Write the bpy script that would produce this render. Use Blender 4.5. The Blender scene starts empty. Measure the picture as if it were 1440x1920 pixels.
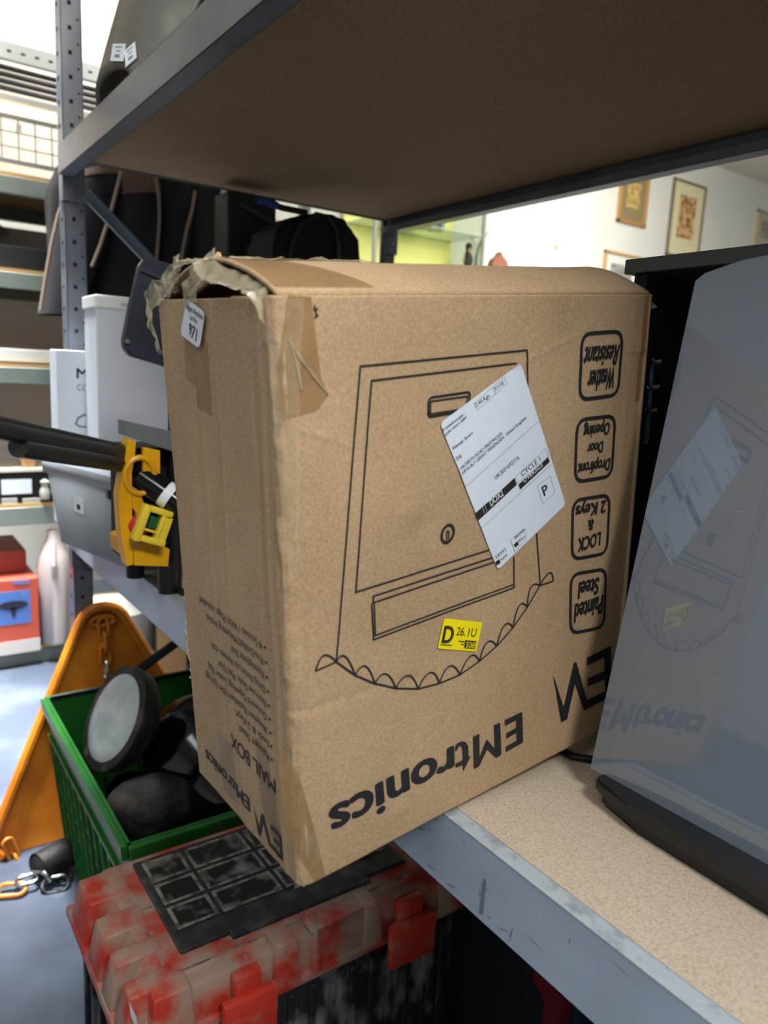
import bpy, bmesh, math, random
from mathutils import Vector, Matrix, noise
random.seed(7)
SC = bpy.context.scene
COL = SC.collection
PI = math.pi

# ---------------------------------------------------------------- camera, world, lights, exposure
FPX = 1400.0
CR = ((0.5719295, 0.1746131, -0.8015029), (0.8187974, -0.0623542, 0.5706862), (0.0496722, -0.9826608, -0.1786350))
EYE = Vector((0, 0, 1.2))
cam = bpy.data.cameras.new('camera')
cam.sensor_fit = 'HORIZONTAL'; cam.sensor_width = 36.0; cam.lens = FPX / 1440 * 36
cam.clip_start = 0.02; cam.clip_end = 60
cam.dof.use_dof = True; cam.dof.focus_distance = 0.78; cam.dof.aperture_fstop = 8.0
co = bpy.data.objects.new('camera', cam); COL.objects.link(co)
co.matrix_world = Matrix(((CR[0][0], -CR[0][1], -CR[0][2], EYE.x), (CR[1][0], -CR[1][1], -CR[1][2], EYE.y),
                          (CR[2][0], -CR[2][1], -CR[2][2], EYE.z), (0, 0, 0, 1)))
SC.camera = co
SC.view_settings.view_transform = 'Standard'; SC.view_settings.look = 'None'
SC.view_settings.gamma = 1.0; SC.view_settings.use_curve_mapping = False
SC.view_settings.exposure = 0.55
w = bpy.data.worlds.new('world'); SC.world = w; w.use_nodes = True
w.node_tree.nodes['Background'].inputs[0].default_value = (0.80, 0.9, 1.0, 1)
w.node_tree.nodes['Background'].inputs[1].default_value = 0.38

def area(name, loc, aim, sx, sy, power, color):
    l = bpy.data.lights.new(name, 'AREA'); l.shape = 'RECTANGLE'; l.size = sx; l.size_y = sy; l.energy = power; l.color = color
    o = bpy.data.objects.new(name, l); COL.objects.link(o); o.location = loc
    o.rotation_euler = (Vector(aim) - Vector(loc)).to_track_quat('-Z', 'Y').to_euler()
    return o
area('ceiling_tube_light_near', (1.6, 0.3, 3.05), (0.2, 0.45, 0.6), 1.5, 0.5, 84, (1.0, 0.97, 0.92))
area('ceiling_tube_light_aisle', (-0.5, -1.1, 3.1), (-0.5, -0.9, 0), 2.4, 0.4, 15, (0.88, 0.94, 1.0))
area('ceiling_tube_light_rack', (-3.0, 0.2, 3.1), (-3.02, 0.2, 0.4), 0.3, 2.2, 66, (0.97, 0.98, 0.97)).data.spread = 0.62
area('added_wall_fill_far_left', (-3.9, 0.9, 3.1), (-4.1, 0.9, 1.8), 0.3, 3.0, 30, (1.0, 0.98, 0.93))  # added unseen fill that brightens the wall behind the far rack
area('ceiling_tube_light_wall', (-2.9, 4.2, 3.1), (-3.6, 4.6, 1.5), 1.0, 4.5, 150, (1.0, 0.97, 0.90))

def on(u, v, ax, val):
    """world point where the view ray of a photograph pixel meets the plane axis=val"""
    c = ((u - 720) / FPX, (v - 960) / FPX, 1.0)
    d = Vector([sum(CR[i][j] * c[j] for j in range(3)) for i in range(3)])
    return EYE + d * ((val - EYE[ax]) / d[ax])

# ---------------------------------------------------------------- materials
def lin(c):
    return tuple(((x / 255) / 12.92 if x <= 10 else (((x / 255) + 0.055) / 1.055) ** 2.4) for x in c) + (1,)
MATS = {}
def mat(name, rgb, rough=0.5, metal=0.0, rgb2=None, vs=8.0, lo=0.45, hi=0.6, bump=0.0, bs=150.0, spec=0.5, coat=0.0, alpha=1.0,
        trans=0.0, ior=1.45, stretch=None, emit=0.0, detail=6.0):
    if name in MATS: return MATS[name]
    m = bpy.data.materials.new(name); m.use_nodes = True; nt = m.node_tree; N = nt.nodes; L = nt.links
    b = N['Principled BSDF']
    b.inputs['Base Color'].default_value = lin(rgb); b.inputs['Roughness'].default_value = rough
    b.inputs['Metallic'].default_value = metal; b.inputs['Specular IOR Level'].default_value = spec
    b.inputs['Coat Weight'].default_value = coat; b.inputs['Coat Roughness'].default_value = 0.05
    b.inputs['Alpha'].default_value = alpha; b.inputs['Transmission Weight'].default_value = trans; b.inputs['IOR'].default_value = ior
    tc = N.new('ShaderNodeTexCoord'); vec = tc.outputs['Object']
    if stretch:
        mp = N.new('ShaderNodeMapping'); mp.inputs['Scale'].default_value = stretch; L.new(vec, mp.inputs['Vector']); vec = mp.outputs['Vector']
    if rgb2:
        n = N.new('ShaderNodeTexNoise'); n.inputs['Scale'].default_value = vs; n.inputs['Detail'].default_value = detail; L.new(vec, n.inputs['Vector'])
        r = N.new('ShaderNodeValToRGB'); r.color_ramp.elements[0].position = lo; r.color_ramp.elements[1].position = hi
        r.color_ramp.elements[0].color = lin(rgb); r.color_ramp.elements[1].color = lin(rgb2)
        L.new(n.outputs['Fac'], r.inputs['Fac']); L.new(r.outputs['Color'], b.inputs['Base Color'])
    if bump:
        n2 = N.new('ShaderNodeTexNoise'); n2.inputs['Scale'].default_value = bs; n2.inputs['Detail'].default_value = 4; L.new(vec, n2.inputs['Vector'])
        bp = N.new('ShaderNodeBump'); bp.inputs['Strength'].default_value = bump; bp.inputs['Distance'].default_value = 0.002
        L.new(n2.outputs['Fac'], bp.inputs['Height']); L.new(bp.outputs['Normal'], b.inputs['Normal'])
    if emit:
        b.inputs['Emission Color'].default_value = lin(rgb); b.inputs['Emission Strength'].default_value = emit
    MATS[name] = m
    return m

def cardboard(name, c1, c2, streak=0.35):
    """kraft board: fine fibre speckle, broad tone drift and the faint ribs of the fluting"""
    m = bpy.data.materials.new(name); m.use_nodes = True; nt = m.node_tree; N = nt.nodes; L = nt.links
    b = N['Principled BSDF']; b.inputs['Roughness'].default_value = 0.75; b.inputs['Specular IOR Level'].default_value = 0.25
    tc = N.new('ShaderNodeTexCoord')
    n1 = N.new('ShaderNodeTexNoise'); n1.inputs['Scale'].default_value = 420; n1.inputs['Detail'].default_value = 5
    n3 = N.new('ShaderNodeTexNoise'); n3.inputs['Scale'].default_value = 7; n3.inputs['Detail'].default_value = 5
    for n in (n1, n3): L.new(tc.outputs['Object'], n.inputs['Vector'])
    mx = N.new('ShaderNodeMath'); mx.operation = 'MULTIPLY_ADD'; mx.inputs[1].default_value = 0.55
    L.new(n1.outputs['Fac'], mx.inputs[0])
    m2 = N.new('ShaderNodeMath'); m2.operation = 'MULTIPLY'; m2.inputs[1].default_value = 0.45; L.new(n3.outputs['Fac'], m2.inputs[0])
    L.new(m2.outputs[0], mx.inputs[2])
    r = N.new('ShaderNodeValToRGB'); r.color_ramp.elements[0].position = 0.36; r.color_ramp.elements[1].position = 0.64
    r.color_ramp.elements[0].color = lin(c1); r.color_ramp.elements[1].color = lin(c2)
    L.new(mx.outputs[0], r.inputs['Fac']); L.new(r.outputs['Color'], b.inputs['Base Color'])
    wv = N.new('ShaderNodeTexWave'); wv.wave_type = 'BANDS'; wv.bands_direction = 'DIAGONAL'; wv.inputs['Scale'].default_value = 60
    mp = N.new('ShaderNodeMapping'); mp.inputs['Scale'].default_value = (1, 1, 0.0); L.new(tc.outputs['Object'], mp.inputs['Vector']); L.new(mp.outputs['Vector'], wv.inputs['Vector'])
    wv.inputs['Distortion'].default_value = 1.5; wv.inputs['Detail'].default_value = 2
    ad = N.new('ShaderNodeMath'); ad.operation = 'MULTIPLY_ADD'; ad.inputs[1].default_value = streak; L.new(wv.outputs['Fac'], ad.inputs[0]); L.new(n1.outputs['Fac'], ad.inputs[2])
    bp = N.new('ShaderNodeBump'); bp.inputs['Strength'].default_value = 0.16; bp.inputs['Distance'].default_value = 0.0012
    L.new(ad.outputs[0], bp.inputs['Height']); L.new(bp.outputs['Normal'], b.inputs['Normal'])
    MATS[name] = m
    return m

CARD = cardboard('kraft_cardboard', (164, 138, 108), (194, 167, 134))
INK = mat('black_print_ink', (34, 36, 42), 0.6)
PAPER = mat('white_label_paper', (222, 235, 252), 0.42, bump=0.25, bs=45)
THERM = mat('thermal_print', (44, 38, 42), 0.5)
YELLOW_LABEL = mat('yellow_label_paper', (250, 232, 10), 0.4)
WHITE_PRINT = mat('white_print', (225, 232, 240), 0.5)
TAPE = mat('brown_packing_tape', (160, 124, 74), 0.2, alpha=0.42, rgb2=(144, 106, 58), vs=30, bump=0.5, bs=60, coat=0.3)
FILM = mat('thin_clear_film', (214, 200, 170), 0.15, alpha=0.16, bump=0.6, bs=90, coat=0.6)
CLEAR = mat('clear_crumpled_tape', (206, 196, 166), 0.16, alpha=0.42, bump=0.9, bs=120, coat=0.6)
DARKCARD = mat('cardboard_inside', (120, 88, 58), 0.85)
STEEL = mat('grey_painted_steel', (112, 117, 127), 0.3, rgb2=(98, 103, 113), vs=6, spec=0.5)
STEELBLUE = mat('pale_grey_blue_painted_steel', (174, 190, 214), 0.38, rgb2=(162, 177, 200), vs=5, bump=0.15, bs=40)
LIP = mat('scuffed_pale_steel', (178, 190, 200), 0.45, rgb2=(120, 132, 140), vs=60, lo=0.5, hi=0.78, bump=0.5, bs=180)
HOLE = mat('dark_hole', (18, 20, 26), 0.9)
ZINC = mat('zinc_plated_steel', (190, 192, 196), 0.25, metal=1.0)
MDF = mat('chipboard_top', (208, 194, 176), 0.8, rgb2=(176, 158, 136), vs=430, lo=0.44, hi=0.74, bump=0.35, bs=300, detail=8)
MDFU = mat('hardboard_underside', (148, 126, 97), 0.8, rgb2=(134, 112, 84), vs=260, bump=0.2, bs=400)
WOODEDGE = mat('board_edge', (196, 160, 110), 0.8)
BLACKP = mat('black_plastic', (26, 28, 32), 0.35, bump=0.2, bs=90)
BLACKM = mat('matt_black', (14, 14, 16), 0.75)

# ---------------------------------------------------------------- mesh helpers
class MB:
    def __init__(s): s.bm = bmesh.new(); s.mi = 0
    def _tag(s, fs):
        for f in fs: f.material_index = s.mi
        return fs
    def box(s, x0, x1, y0, y1, z0, z1, M=None, bev=0.0, seg=2):
        vs = [s.bm.verts.new((x, y, z)) for z in (z0, z1) for y in (y0, y1) for x in (x0, x1)]
        q = [(0, 2, 3, 1), (4, 5, 7, 6), (0, 1, 5, 4), (2, 6, 7, 3), (0, 4, 6, 2), (1, 3, 7, 5)]
        fs = s._tag([s.bm.faces.new([vs[i] for i in f]) for f in q])
        if M is not None: bmesh.ops.transform(s.bm, matrix=M, verts=vs)
        if bev > 0:
            es = list({e for f in fs for e in f.edges})
            r = bmesh.ops.bevel(s.bm, geom=es, offset=bev, segments=seg, affect='EDGES', profile=0.5)
            s._tag(r['faces'])
        return s
    def hexa(s, P, bev=0.0):
        """P: 8 corners, bottom loop then top loop"""
        vs = [s.bm.verts.new(p) for p in P]
        q = [(3, 2, 1, 0), (4, 5, 6, 7), (0, 1, 5, 4), (1, 2, 6, 5), (2, 3, 7, 6), (3, 0, 4, 7)]
        fs = s._tag([s.bm.faces.new([vs[i] for i in f]) for f in q])
        if bev > 0:
            es = list({e for f in fs for e in f.edges})
            r = bmesh.ops.bevel(s.bm, geom=es, offset=bev, segments=2, affect='EDGES', profile=0.5); s._tag(r['faces'])
        return s
    def tube(s, pts, r, n=12, cap=True, closed=False):
        pts = [Vector(p) for p in pts]; k = len(pts); rings = []
        up = Vector((0, 0, 1))
        prev = None
        for i, p in enumerate(pts):
            if closed: t = (pts[(i + 1) % k] - pts[i - 1]).normalized()
            else: t = (pts[min(i + 1, k - 1)] - pts[max(i - 1, 0)]).normalized()
            if prev is None:
                a = t.cross(up)
                if a.length < 1e-3: a = t.cross(Vector((1, 0, 0)))
            else: a = prev - t * prev.dot(t)
            a.normalize(); prev = a; b = t.cross(a)
            rr = r[i] if isinstance(r, (list, tuple)) else r
            rings.append([s.bm.verts.new(p + (a * math.cos(2 * PI * j / n) + b * math.sin(2 * PI * j / n)) * rr) for j in range(n)])
        m = k if closed else k - 1
        for i in range(m):
            A_, B_ = rings[i], rings[(i + 1) % k]
            for j in range(n):
                s._tag([s.bm.faces.new((A_[j], A_[(j + 1) % n], B_[(j + 1) % n], B_[j]))])
        if cap and not closed:
            s._tag([s.bm.faces.new(list(reversed(rings[0]))), s.bm.faces.new(rings[-1])])
        return s
    def lathe(s, prof, c=(0, 0, 0), n=32, M=None, sx=1, sy=1):
        rings = []; vs = []
        for r, z in prof:
            rg = [s.bm.verts.new((c[0] + r * sx * math.cos(2 * PI * j / n), c[1] + r * sy * math.sin(2 * PI * j / n), c[2] + z)) for j in range(n)]
            rings.append(rg); vs += rg
        for i in range(len(rings) - 1):
            for j in range(n):
                s._tag([s.bm.faces.new((rings[i][j], rings[i][(j + 1) % n], rings[i + 1][(j + 1) % n], rings[i + 1][j]))])
        if prof[0][0] > 1e-4: s._tag([s.bm.faces.new(list(reversed(rings[0])))])
        if prof[-1][0] > 1e-4: s._tag([s.bm.faces.new(rings[-1])])
        if M is not None: bmesh.ops.transform(s.bm, matrix=M, verts=vs)
        return s
    def prism(s, pts, d):
        """polygon given as 3D points, given the thickness vector d"""
        d = Vector(d); a = [s.bm.verts.new(p) for p in pts]; b = [s.bm.verts.new(Vector(p) + d) for p in pts]
        fs = [s.bm.faces.new(list(reversed(a))), s.bm.faces.new(b)]
        k = len(pts)
        for i in range(k): fs.append(s.bm.faces.new((a[i], a[(i + 1) % k], b[(i + 1) % k], b[i])))
        s._tag(fs); return s
    def poly(s, pts):
        s._tag([s.bm.faces.new([s.bm.verts.new(p) for p in pts])]); return s
    def grid(s, f, nu, nv):
        g = [[s.bm.verts.new(f(i / nu, j / nv)) for j in range(nv + 1)] for i in range(nu + 1)]
        for i in range(nu):
            for j in range(nv):
                s._tag([s.bm.faces.new((g[i][j], g[i + 1][j], g[i + 1][j + 1], g[i][j + 1]))])
        return s
    def build(s, name, mats, parent=None, smooth=False, ang=0.6, solid=0.0):
        me = bpy.data.meshes.new(name)
        bmesh.ops.recalc_face_normals(s.bm, faces=s.bm.faces[:])
        s.bm.to_mesh(me); s.bm.free()
        if not isinstance(mats, (list, tuple)): mats = [mats]
        for m in mats: me.materials.append(m)
        o = bpy.data.objects.new(name, me); COL.objects.link(o)
        if smooth:
            me.polygons.foreach_set('use_smooth', [True] * len(me.polygons))
            try: me.set_sharp_from_angle(angle=ang)
            except Exception: pass
        if solid:
            md = o.modifiers.new('thickness', 'SOLIDIFY'); md.thickness = solid; md.offset = 0
        if parent is not None:
            o.parent = parent
            r = parent
            while r.parent is not None: r = r.parent
            if 'wloc' in r: me.transform(Matrix.Translation(-Vector(r['wloc'])))
        return o

ROOTS = []
def thing(name, label, cat, loc, group=None):
    o = bpy.data.objects.new(name, None); COL.objects.link(o); o.location = loc; o.empty_display_size = 0.05
    o['label'] = label; o['category'] = cat; o['wloc'] = tuple(loc); ROOTS.append(o)
    if group: o['group'] = group
    return o
def tag(o, label, cat, group=None, kind=None):
    o['label'] = label; o['category'] = cat
    if group: o['group'] = group
    if kind: o['kind'] = kind
    return o
def struct(o, label=None):
    o['kind'] = 'structure'
    if label: o['label'] = label
    return o
def copy_tree(o, dloc, label):
    c = o.copy(); COL.objects.link(c); c.location = o.location + Vector(dloc); c['label'] = label
    for ch in o.children:
        d = ch.copy(); COL.objects.link(d); d.parent = c
        for g in ch.children:
            e = g.copy(); COL.objects.link(e); e.parent = d
    return c

_txt = {}
def text_mesh(s, bold=0.0):
    """flat glyphs of a string as (verts, faces, minx, maxx, capheight)"""
    key = (s, bold)
    if key in _txt: return _txt[key]
    cu = bpy.data.curves.new('t', 'FONT'); cu.body = s; cu.size = 1; cu.offset = bold; cu.resolution_u = 4; cu.space_character = 1.0 + bold * 1.5
    ob = bpy.data.objects.new('t', cu); COL.objects.link(ob)
    bpy.context.view_layer.update()
    me = bpy.data.meshes.new_from_object(ob.evaluated_get(bpy.context.evaluated_depsgraph_get()))
    vs = [v.co.copy() for v in me.vertices]; fs = [list(p.vertices) for p in me.polygons]
    bpy.data.objects.remove(ob); bpy.data.meshes.remove(me); bpy.data.curves.remove(cu)
    xs = [v.x for v in vs] or [0, 1]
    _txt[key] = (vs, fs, min(xs), max(xs), 0.70)
    return _txt[key]
def add_text(mb, s, p0, p1, p2, place, bold=0.0):
    """p0 baseline start, p1 baseline end, p2 cap top above p0, all 2D in the surface's own metres; place maps 2D to 3D"""
    vs, fs, x0, x1, cap = text_mesh(s, 0.0)
    p0, p1, p2 = Vector(p0), Vector(p1), Vector(p2); X = (p1 - p0) / (x1 - x0); Y = (p2 - p0) / cap
    k = bold * 0.75
    for dx, dy in (((0, 0),) if bold <= 0 else ((0, 0), (k, 0), (-k, 0), (0, k * .7), (0, -k * .7), (k * .7, k * .5), (-k * .7, -k * .5), (k * .7, -k * .5), (-k * .7, k * .5))):
        b = [mb.bm.verts.new(place(*(p0 + X * (v.x - x0 + dx) + Y * (v.y + dy)))) for v in vs]
        for f in fs:
            try: mb._tag([mb.bm.faces.new([b[i] for i in f])])
            except ValueError: pass
def stroke(mb, pts, wd, place, closed=False, step=0.006):
    """a printed line of width wd along 2D points"""
    P = [Vector(p) for p in pts]
    if closed: P.append(P[0])
    Q = []
    for a, b in zip(P[:-1], P[1:]):
        n = max(1, int((b - a).length / step))
        for i in range(n): Q.append(a.lerp(b, i / n))
    Q.append(P[-1])
    L_, R_ = [], []
    k = len(Q)
    for i, q in enumerate(Q):
        if closed and i in (0, k - 1): t1, t2 = Q[1] - Q[0], Q[-1] - Q[-2]
        else: t1, t2 = Q[min(i + 1, k - 1)] - Q[max(i, 0)] if i < k - 1 else Q[i] - Q[i - 1], Q[i] - Q[i - 1] if i > 0 else Q[1] - Q[0]
        t1, t2 = t1.normalized(), t2.normalized(); t = (t1 + t2)
        if t.length < 0.3: t = t1
        t.normalize(); nn = Vector((-t.y, t.x)); sc = 1 / max(0.5, nn.dot(Vector((-t1.y, t1.x))))
        L_.append(mb.bm.verts.new(place(*(q + nn * wd * 0.5 * sc)))); R_.append(mb.bm.verts.new(place(*(q - nn * wd * 0.5 * sc))))
    for i in range(k - 1): mb._tag([mb.bm.faces.new((L_[i], R_[i], R_[i + 1], L_[i + 1]))])
def rrect(c, r, n=6):
    """rounded quad from 4 corner points"""
    out = []; k = len(c)
    for i in range(k):
        a, p, b = Vector(c[i - 1]), Vector(c[i]), Vector(c[(i + 1) % k])
        s_, e_ = p + (a - p).normalized() * r, p + (b - p).normalized() * r
        for j in range(n + 1):
            t = j / n; out.append((s_ * (1 - t) ** 2 + p * 2 * t * (1 - t) + e_ * t * t))
    return out

# ================================================================ THE SETTING
WX = -4.2; CZ = 3.2
floor_m = mat('painted_concrete_floor', (68, 76, 90), 0.22, rgb2=(86, 95, 110), vs=3.0, bump=0.15, bs=25)
wall_m = mat('white_wall_paint', (226, 226, 218), 0.8, rgb2=(220, 221, 214), vs=2)
ceil_m = mat('ceiling_paint', (232, 224, 212), 0.85)
m = MB(); m.box(WX - 0.1, 3.2, -3.2, 9.6, -0.1, 0); struct(m.build('floor', floor_m), 'grey blue painted concrete floor')
m = MB(); m.box(WX - 0.12, WX, -3.2, 9.6, 0, CZ); struct(m.build('wall_left', wall_m), 'white wall hung with framed pictures')
m = MB(); m.box(WX - 0.12, 3.2, 9.5, 9.62, 0, CZ); struct(m.build('wall_back', wall_m))
m = MB(); m.box(3.1, 3.2, -3.2, 9.5, 0, CZ); struct(m.build('wall_right', wall_m))
m = MB(); m.box(WX, 3.1, -3.3, -3.2, 0, CZ); struct(m.build('wall_front', wall_m))
m = MB(); m.box(WX - 0.1, 3.2, -3.2, 9.6, CZ, CZ + 0.1); struct(m.build('ceiling', ceil_m))

# ================================================================ MAIN RACK
YF, YB = 0.418, 1.362; XL, XR = -1.96, 0.62; ZS, ZU = 0.809, 1.6225
rack = thing('shelving_rack', 'grey steel shelving rack with hardboard shelves holding the large cardboard box', 'shelving rack', (-0.7, 0.9, 0))
def post(x, y, sx, sy, z1=2.55):
    """slotted angle upright: flange along y faces +x, short flange along x"""
    p = MB(); fx = 0.05; fy = 0.045; t = 0.0025
    y0, y1 = (y, y + sy * fy); ya, yb = min(y0, y1), max(y0, y1)
    p.box(x - t, x, ya, yb, 0, z1)
    x0, x1 = (x - fx, x) if sx < 0 else (x, x + fx)
    p.box(x0, x1, y - t / 2 if sy > 0 else y - t / 2, y + t / 2, 0, z1)
    # rolled return lips
    p.box(x - 0.012, x, (yb if sy > 0 else ya) - t / 2, (yb if sy > 0 else ya) + t / 2, 0, z1)
    p.mi = 1
    zz = 0.03
    while zz < z1 - 0.02:
        p.box(x - t - 0.0005, x + 0.0006, y + sy * 0.0195 - 0.004, y + sy * 0.0195 + 0.004, zz - 0.0045, zz + 0.0045)
        p.box(x - t - 0.0005, x + 0.0006, y + sy * 0.037 - 0.0022, y + sy * 0.037 + 0.0022, zz + 0.018, zz + 0.023)
        p.box(x - fx / 2 * 1.1 - 0.004, x - fx / 2 * 1.1 + 0.004, y - 0.0026, y + 0.0026, zz - 0.004, zz + 0.004)
        zz += 0.0517
    return p.build('upright_post', [STEEL, HOLE], rack)
post(XL, 0.432, -1, 1); post(XL, 1.385, -1, -1); post(XR + 0.05, 0.432, -1, 1); post(XR + 0.05, 1.385, -1, -1)
def beam(y, z0, z1, flip, m1, lipw=0.015):
    """folded steel beam: face, bottom return, top return with a step for the board"""
    b = MB(); s_ = -1 if flip else 1; t = 0.002
    def bx(ya, yb, za, zb): b.box(XL + 0.004, XR + 0.02, min(ya, yb), max(ya, yb), za, zb, bev=0.0007, seg=1)
    bx(y, y + s_ * t, z0, z1)
    bx(y, y + s_ * 0.034, z0, z0 + t)
    bx(y + s_ * 0.032, y + s_ * 0.034, z0, z0 + 0.018)
    bx(y, y + s_ * lipw, z1 - t, z1)
    bx(y + s_ * lipw, y + s_ * (lipw + t), z1 - 0.012, z1)
    return b.build('beam', m1, rack)
beam(YF, ZU, 1.6855, False, STEEL); beam(YB, ZU, 1.6855, True, STEEL)
fb = beam(YF, 0.737, ZS, False, [STEELBLUE])
# painted face of the lower beam, scuffs on its top return
b = MB(); b.box(XL + 0.01, XR, YF - 0.0004, YF + 0.0152, ZS - 0.0012, ZS + 0.0006, bev=0.0004, seg=1); b.build('beam_top_edge', LIP, rack)
b = MB()
for k in range(26):
    cx = random.uniform(-0.75, -0.2); cz = random.uniform(0.745, 0.80); L_ = random.uniform(0.002, 0.012); a = random.choice([random.uniform(1.3, 1.8), random.uniform(-0.5, 0.4)])
    wd = random.uniform(0.0003, 0.0011); d = Vector((math.cos(a), 0, math.sin(a))) * L_; n_ = Vector((-math.sin(a), 0, math.cos(a))) * wd
    p = Vector((cx, YF - 0.0005, cz)); b.poly([p - d, p - d * 0.2 - n_, p + d * 0.6 - n_ * 0.6, p + d, p + n_ * 0.7])
p = on(898, 1712, 1, YF - 0.0006); b.poly([p, p + Vector((0.0045, 0, 0.001)), p + Vector((0.005, 0, 0.034)), p + Vector((0.002, 0, 0.036))])
b.build('scuff_marks', mat('dark_scuff', (112, 126, 146), 0.7), rack)
beam(YB, 0.737, ZS, True, STEEL)
for z0, z1, nm, mt in ((0.797, 0.8086, 'shelf_board', MDF), (1.663, 1.684, 'shelf_board', MDFU)):
    b = MB(); b.box(XL + 0.008, XR, YF + 0.0175, YB - 0.0175, z0, z1); b.build(nm, mt, rack)
# side ties along the left frame and the corner plates
for z in (1.659, 0.745):
    b = MB(); b.box(XL - 0.002, XL, 0.48, 1.345, z, z + 0.026); b.build('side_tie', STEEL, rack)
def connector(y, sy, z0, zb):
    c = MB(); x = XL + 0.004; t = 0.0022
    c.prism([(x, y, zb + 0.065), (x, y, zb - 0.055), (x, y + sy * 0.047, zb - 0.055), (x, y + sy * 0.047, zb - 0.012), (x, y + sy * 0.012, zb + 0.0)], (t, 0, 0))
    c.box(x - 0.03, x + t, min(y, y - sy * 0.002), max(y, y - sy * 0.002), zb - 0.055, zb + 0.065)
    c.mi = 1
    for (dy, dz) in ((0.018, -0.025), (0.026, -0.042)):
        c.tube([(x + t, y + sy * dy, zb + dz), (x + t + 0.005, y + sy * dy, zb + dz)], 0.0035, n=8)
    return c.build('corner_plate', [STEEL, ZINC], rack)
for zb in (ZU, 0.737):
    connector(0.4285, 1, 0, zb); connector(1.389, -1, 0, zb)
# diagonal brace of the left frame, a folded channel
a = Vector((XL + 0.003, 0.478, 1.590)); d_ = on(290, 503, 0, XL) - on(162, 368, 0, XL); d_.normalize(); e = a + d_ * 1.05
n_ = Vector((1, 0, 0)).cross(d_).normalized()
b = MB()
for off, w_, dx in ((-0.012, 0.003, 0.010), (0.0, 0.024, 0.002), (0.012, 0.003, 0.010)):
    o_ = n_ * off; h_ = n_ * w_ / 2
    b.hexa([a + o_ - h_, e + o_ - h_, e + o_ + h_, a + o_ + h_] + [q + Vector((dx, 0, 0)) for q in (a + o_ - h_, e + o_ - h_, e + o_ + h_, a + o_ + h_)])
b.build('diagonal_brace', mat('blue_grey_steel', (120, 136, 156), 0.35), rack)

# ================================================================ THE CARDBOARD BOX
P0 = Vector((-0.4609927, 0.2654433, 0.7956431))
A = Vector((-0.03082073, 0.99417199, 0.103306)); B = Vector((-0.99859699, -0.03507976, 0.03966685)); C = Vector((0.04305962, -0.1019385, 0.99385835))
BW, BD, BH = 0.4026, 0.196, 0.4538
def fa(u, v):
    c = ((u - 720) / FPX, (v - 960) / FPX, 1.0); d = Vector([sum(CR[i][j] * c[j] for j in range(3)) for i in range(3)])
    p = EYE + d * (B.dot(P0 - EYE) / B.dot(d)) - P0; return Vector((p.dot(A), p.dot(C)))
def sd(u, v):
    c = ((u - 720) / FPX, (v - 960) / FPX, 1.0); d = Vector([sum(CR[i][j] * c[j] for j in range(3)) for i in range(3)])
    p = EYE + d * (A.dot(P0 - EYE) / A.dot(d)) - P0; return Vector((p.dot(B), p.dot(C)))
def segd(p, a, b):
    ab = b - a; t = max(0, min(1, (p - a).dot(ab) / ab.length_squared)); return (p - a - ab * t).length, t
# creases pressed into the front panel: pixel polylines of the photograph, height, half width
CREASE = []
for pts, h, wd in (([(866, 556), (866, 660), (858, 900), (853, 1180), (850, 1400)], 0.00045, 0.0022),
                   ([(748, 562), (748, 700), (738, 1000)], 0.0003, 0.002),
                   ([(532, 790), (575, 812), (620, 822), (655, 838)], 0.0007, 0.0016),
                   ([(960, 690), (1030, 655), (1085, 628), (1118, 600)], 0.0007, 0.0018),
                   ([(560, 1338), (640, 1310), (720, 1285), (790, 1272)], -0.0008, 0.004),
                   ([(690, 830), (735, 795), (800, 770)], 0.0003, 0.0022),
                   ([(545, 620), (548, 800), (556, 1100), (565, 1400), (575, 1600)], -0.0006, 0.0022),
                   ([(1080, 640), (1062, 900), (1055, 1200)], 0.0004, 0.003),
                   ([(1195, 560), (1180, 700), (1165, 900)], 0.0006, 0.003)):
    CREASE.append(([fa(*p) for p in pts], h, wd))
for aa, hh in ((0.010, 0.0007), (0.017, -0.0009), (0.024, 0.0005)):
    CREASE.append(([Vector((aa, 0.44)), Vector((aa + 0.002, 0.30)), Vector((aa - 0.001, 0.16)), Vector((aa + 0.001, 0.03))], hh, 0.0017))
DENT = [(fa(766, 965), 0.0022, 0.014), (fa(790, 985), -0.0012, 0.012), (fa(750, 1520), 0.0012, 0.008), (fa(905, 600), 0.0010, 0.02), (fa(1100, 590), -0.0012, 0.03)]
def dispf(a_, h_):
    p = Vector((a_, h_))
    v = noise.noise(Vector((a_ * 9, h_ * 9, 3.1))) * 0.0011 + noise.noise(Vector((a_ * 30, h_ * 22, 9.1))) * 0.00028
    v -= 0.0030 * max(0, (a_ - 0.33) / 0.075) ** 2 * (1 if h_ < 0.4 else 0.4)
    for P_, hh, wd in CREASE:
        for i in range(len(P_) - 1):
            d, t = segd(p, P_[i], P_[i + 1])
            if d < wd * 2.5: v += hh * math.exp(-(d / wd) ** 2) * 0.8; break
    for c_, hh, wd in DENT:
        d = (p - c_).length
        if d < wd * 3: v += hh * math.exp(-(d / wd) ** 2)
    return v
def disps(b_, h_):
    v = noise.noise(Vector((b_ * 12, h_ * 7, 23.1))) * 0.0014 + noise.noise(Vector((b_ * 60, h_ * 9, 2.3))) * 0.0005
    for bb, hh in ((0.022, 0.0010), (0.034, -0.0009), (0.095, 0.0005), (0.128, 0.0004)):
        v += hh * math.exp(-((b_ - bb - 0.004 * noise.noise(Vector((h_ * 8, bb * 50, 0)))) / 0.003) ** 2)
    return v
def front(a_, h_, off=0.0): return P0 + A * a_ + C * h_ - B * (dispf(a_, h_) + off)
def side(b_, h_, off=0.0): return P0 + B * b_ + C * h_ - A * (disps(b_, h_) + off)
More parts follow.
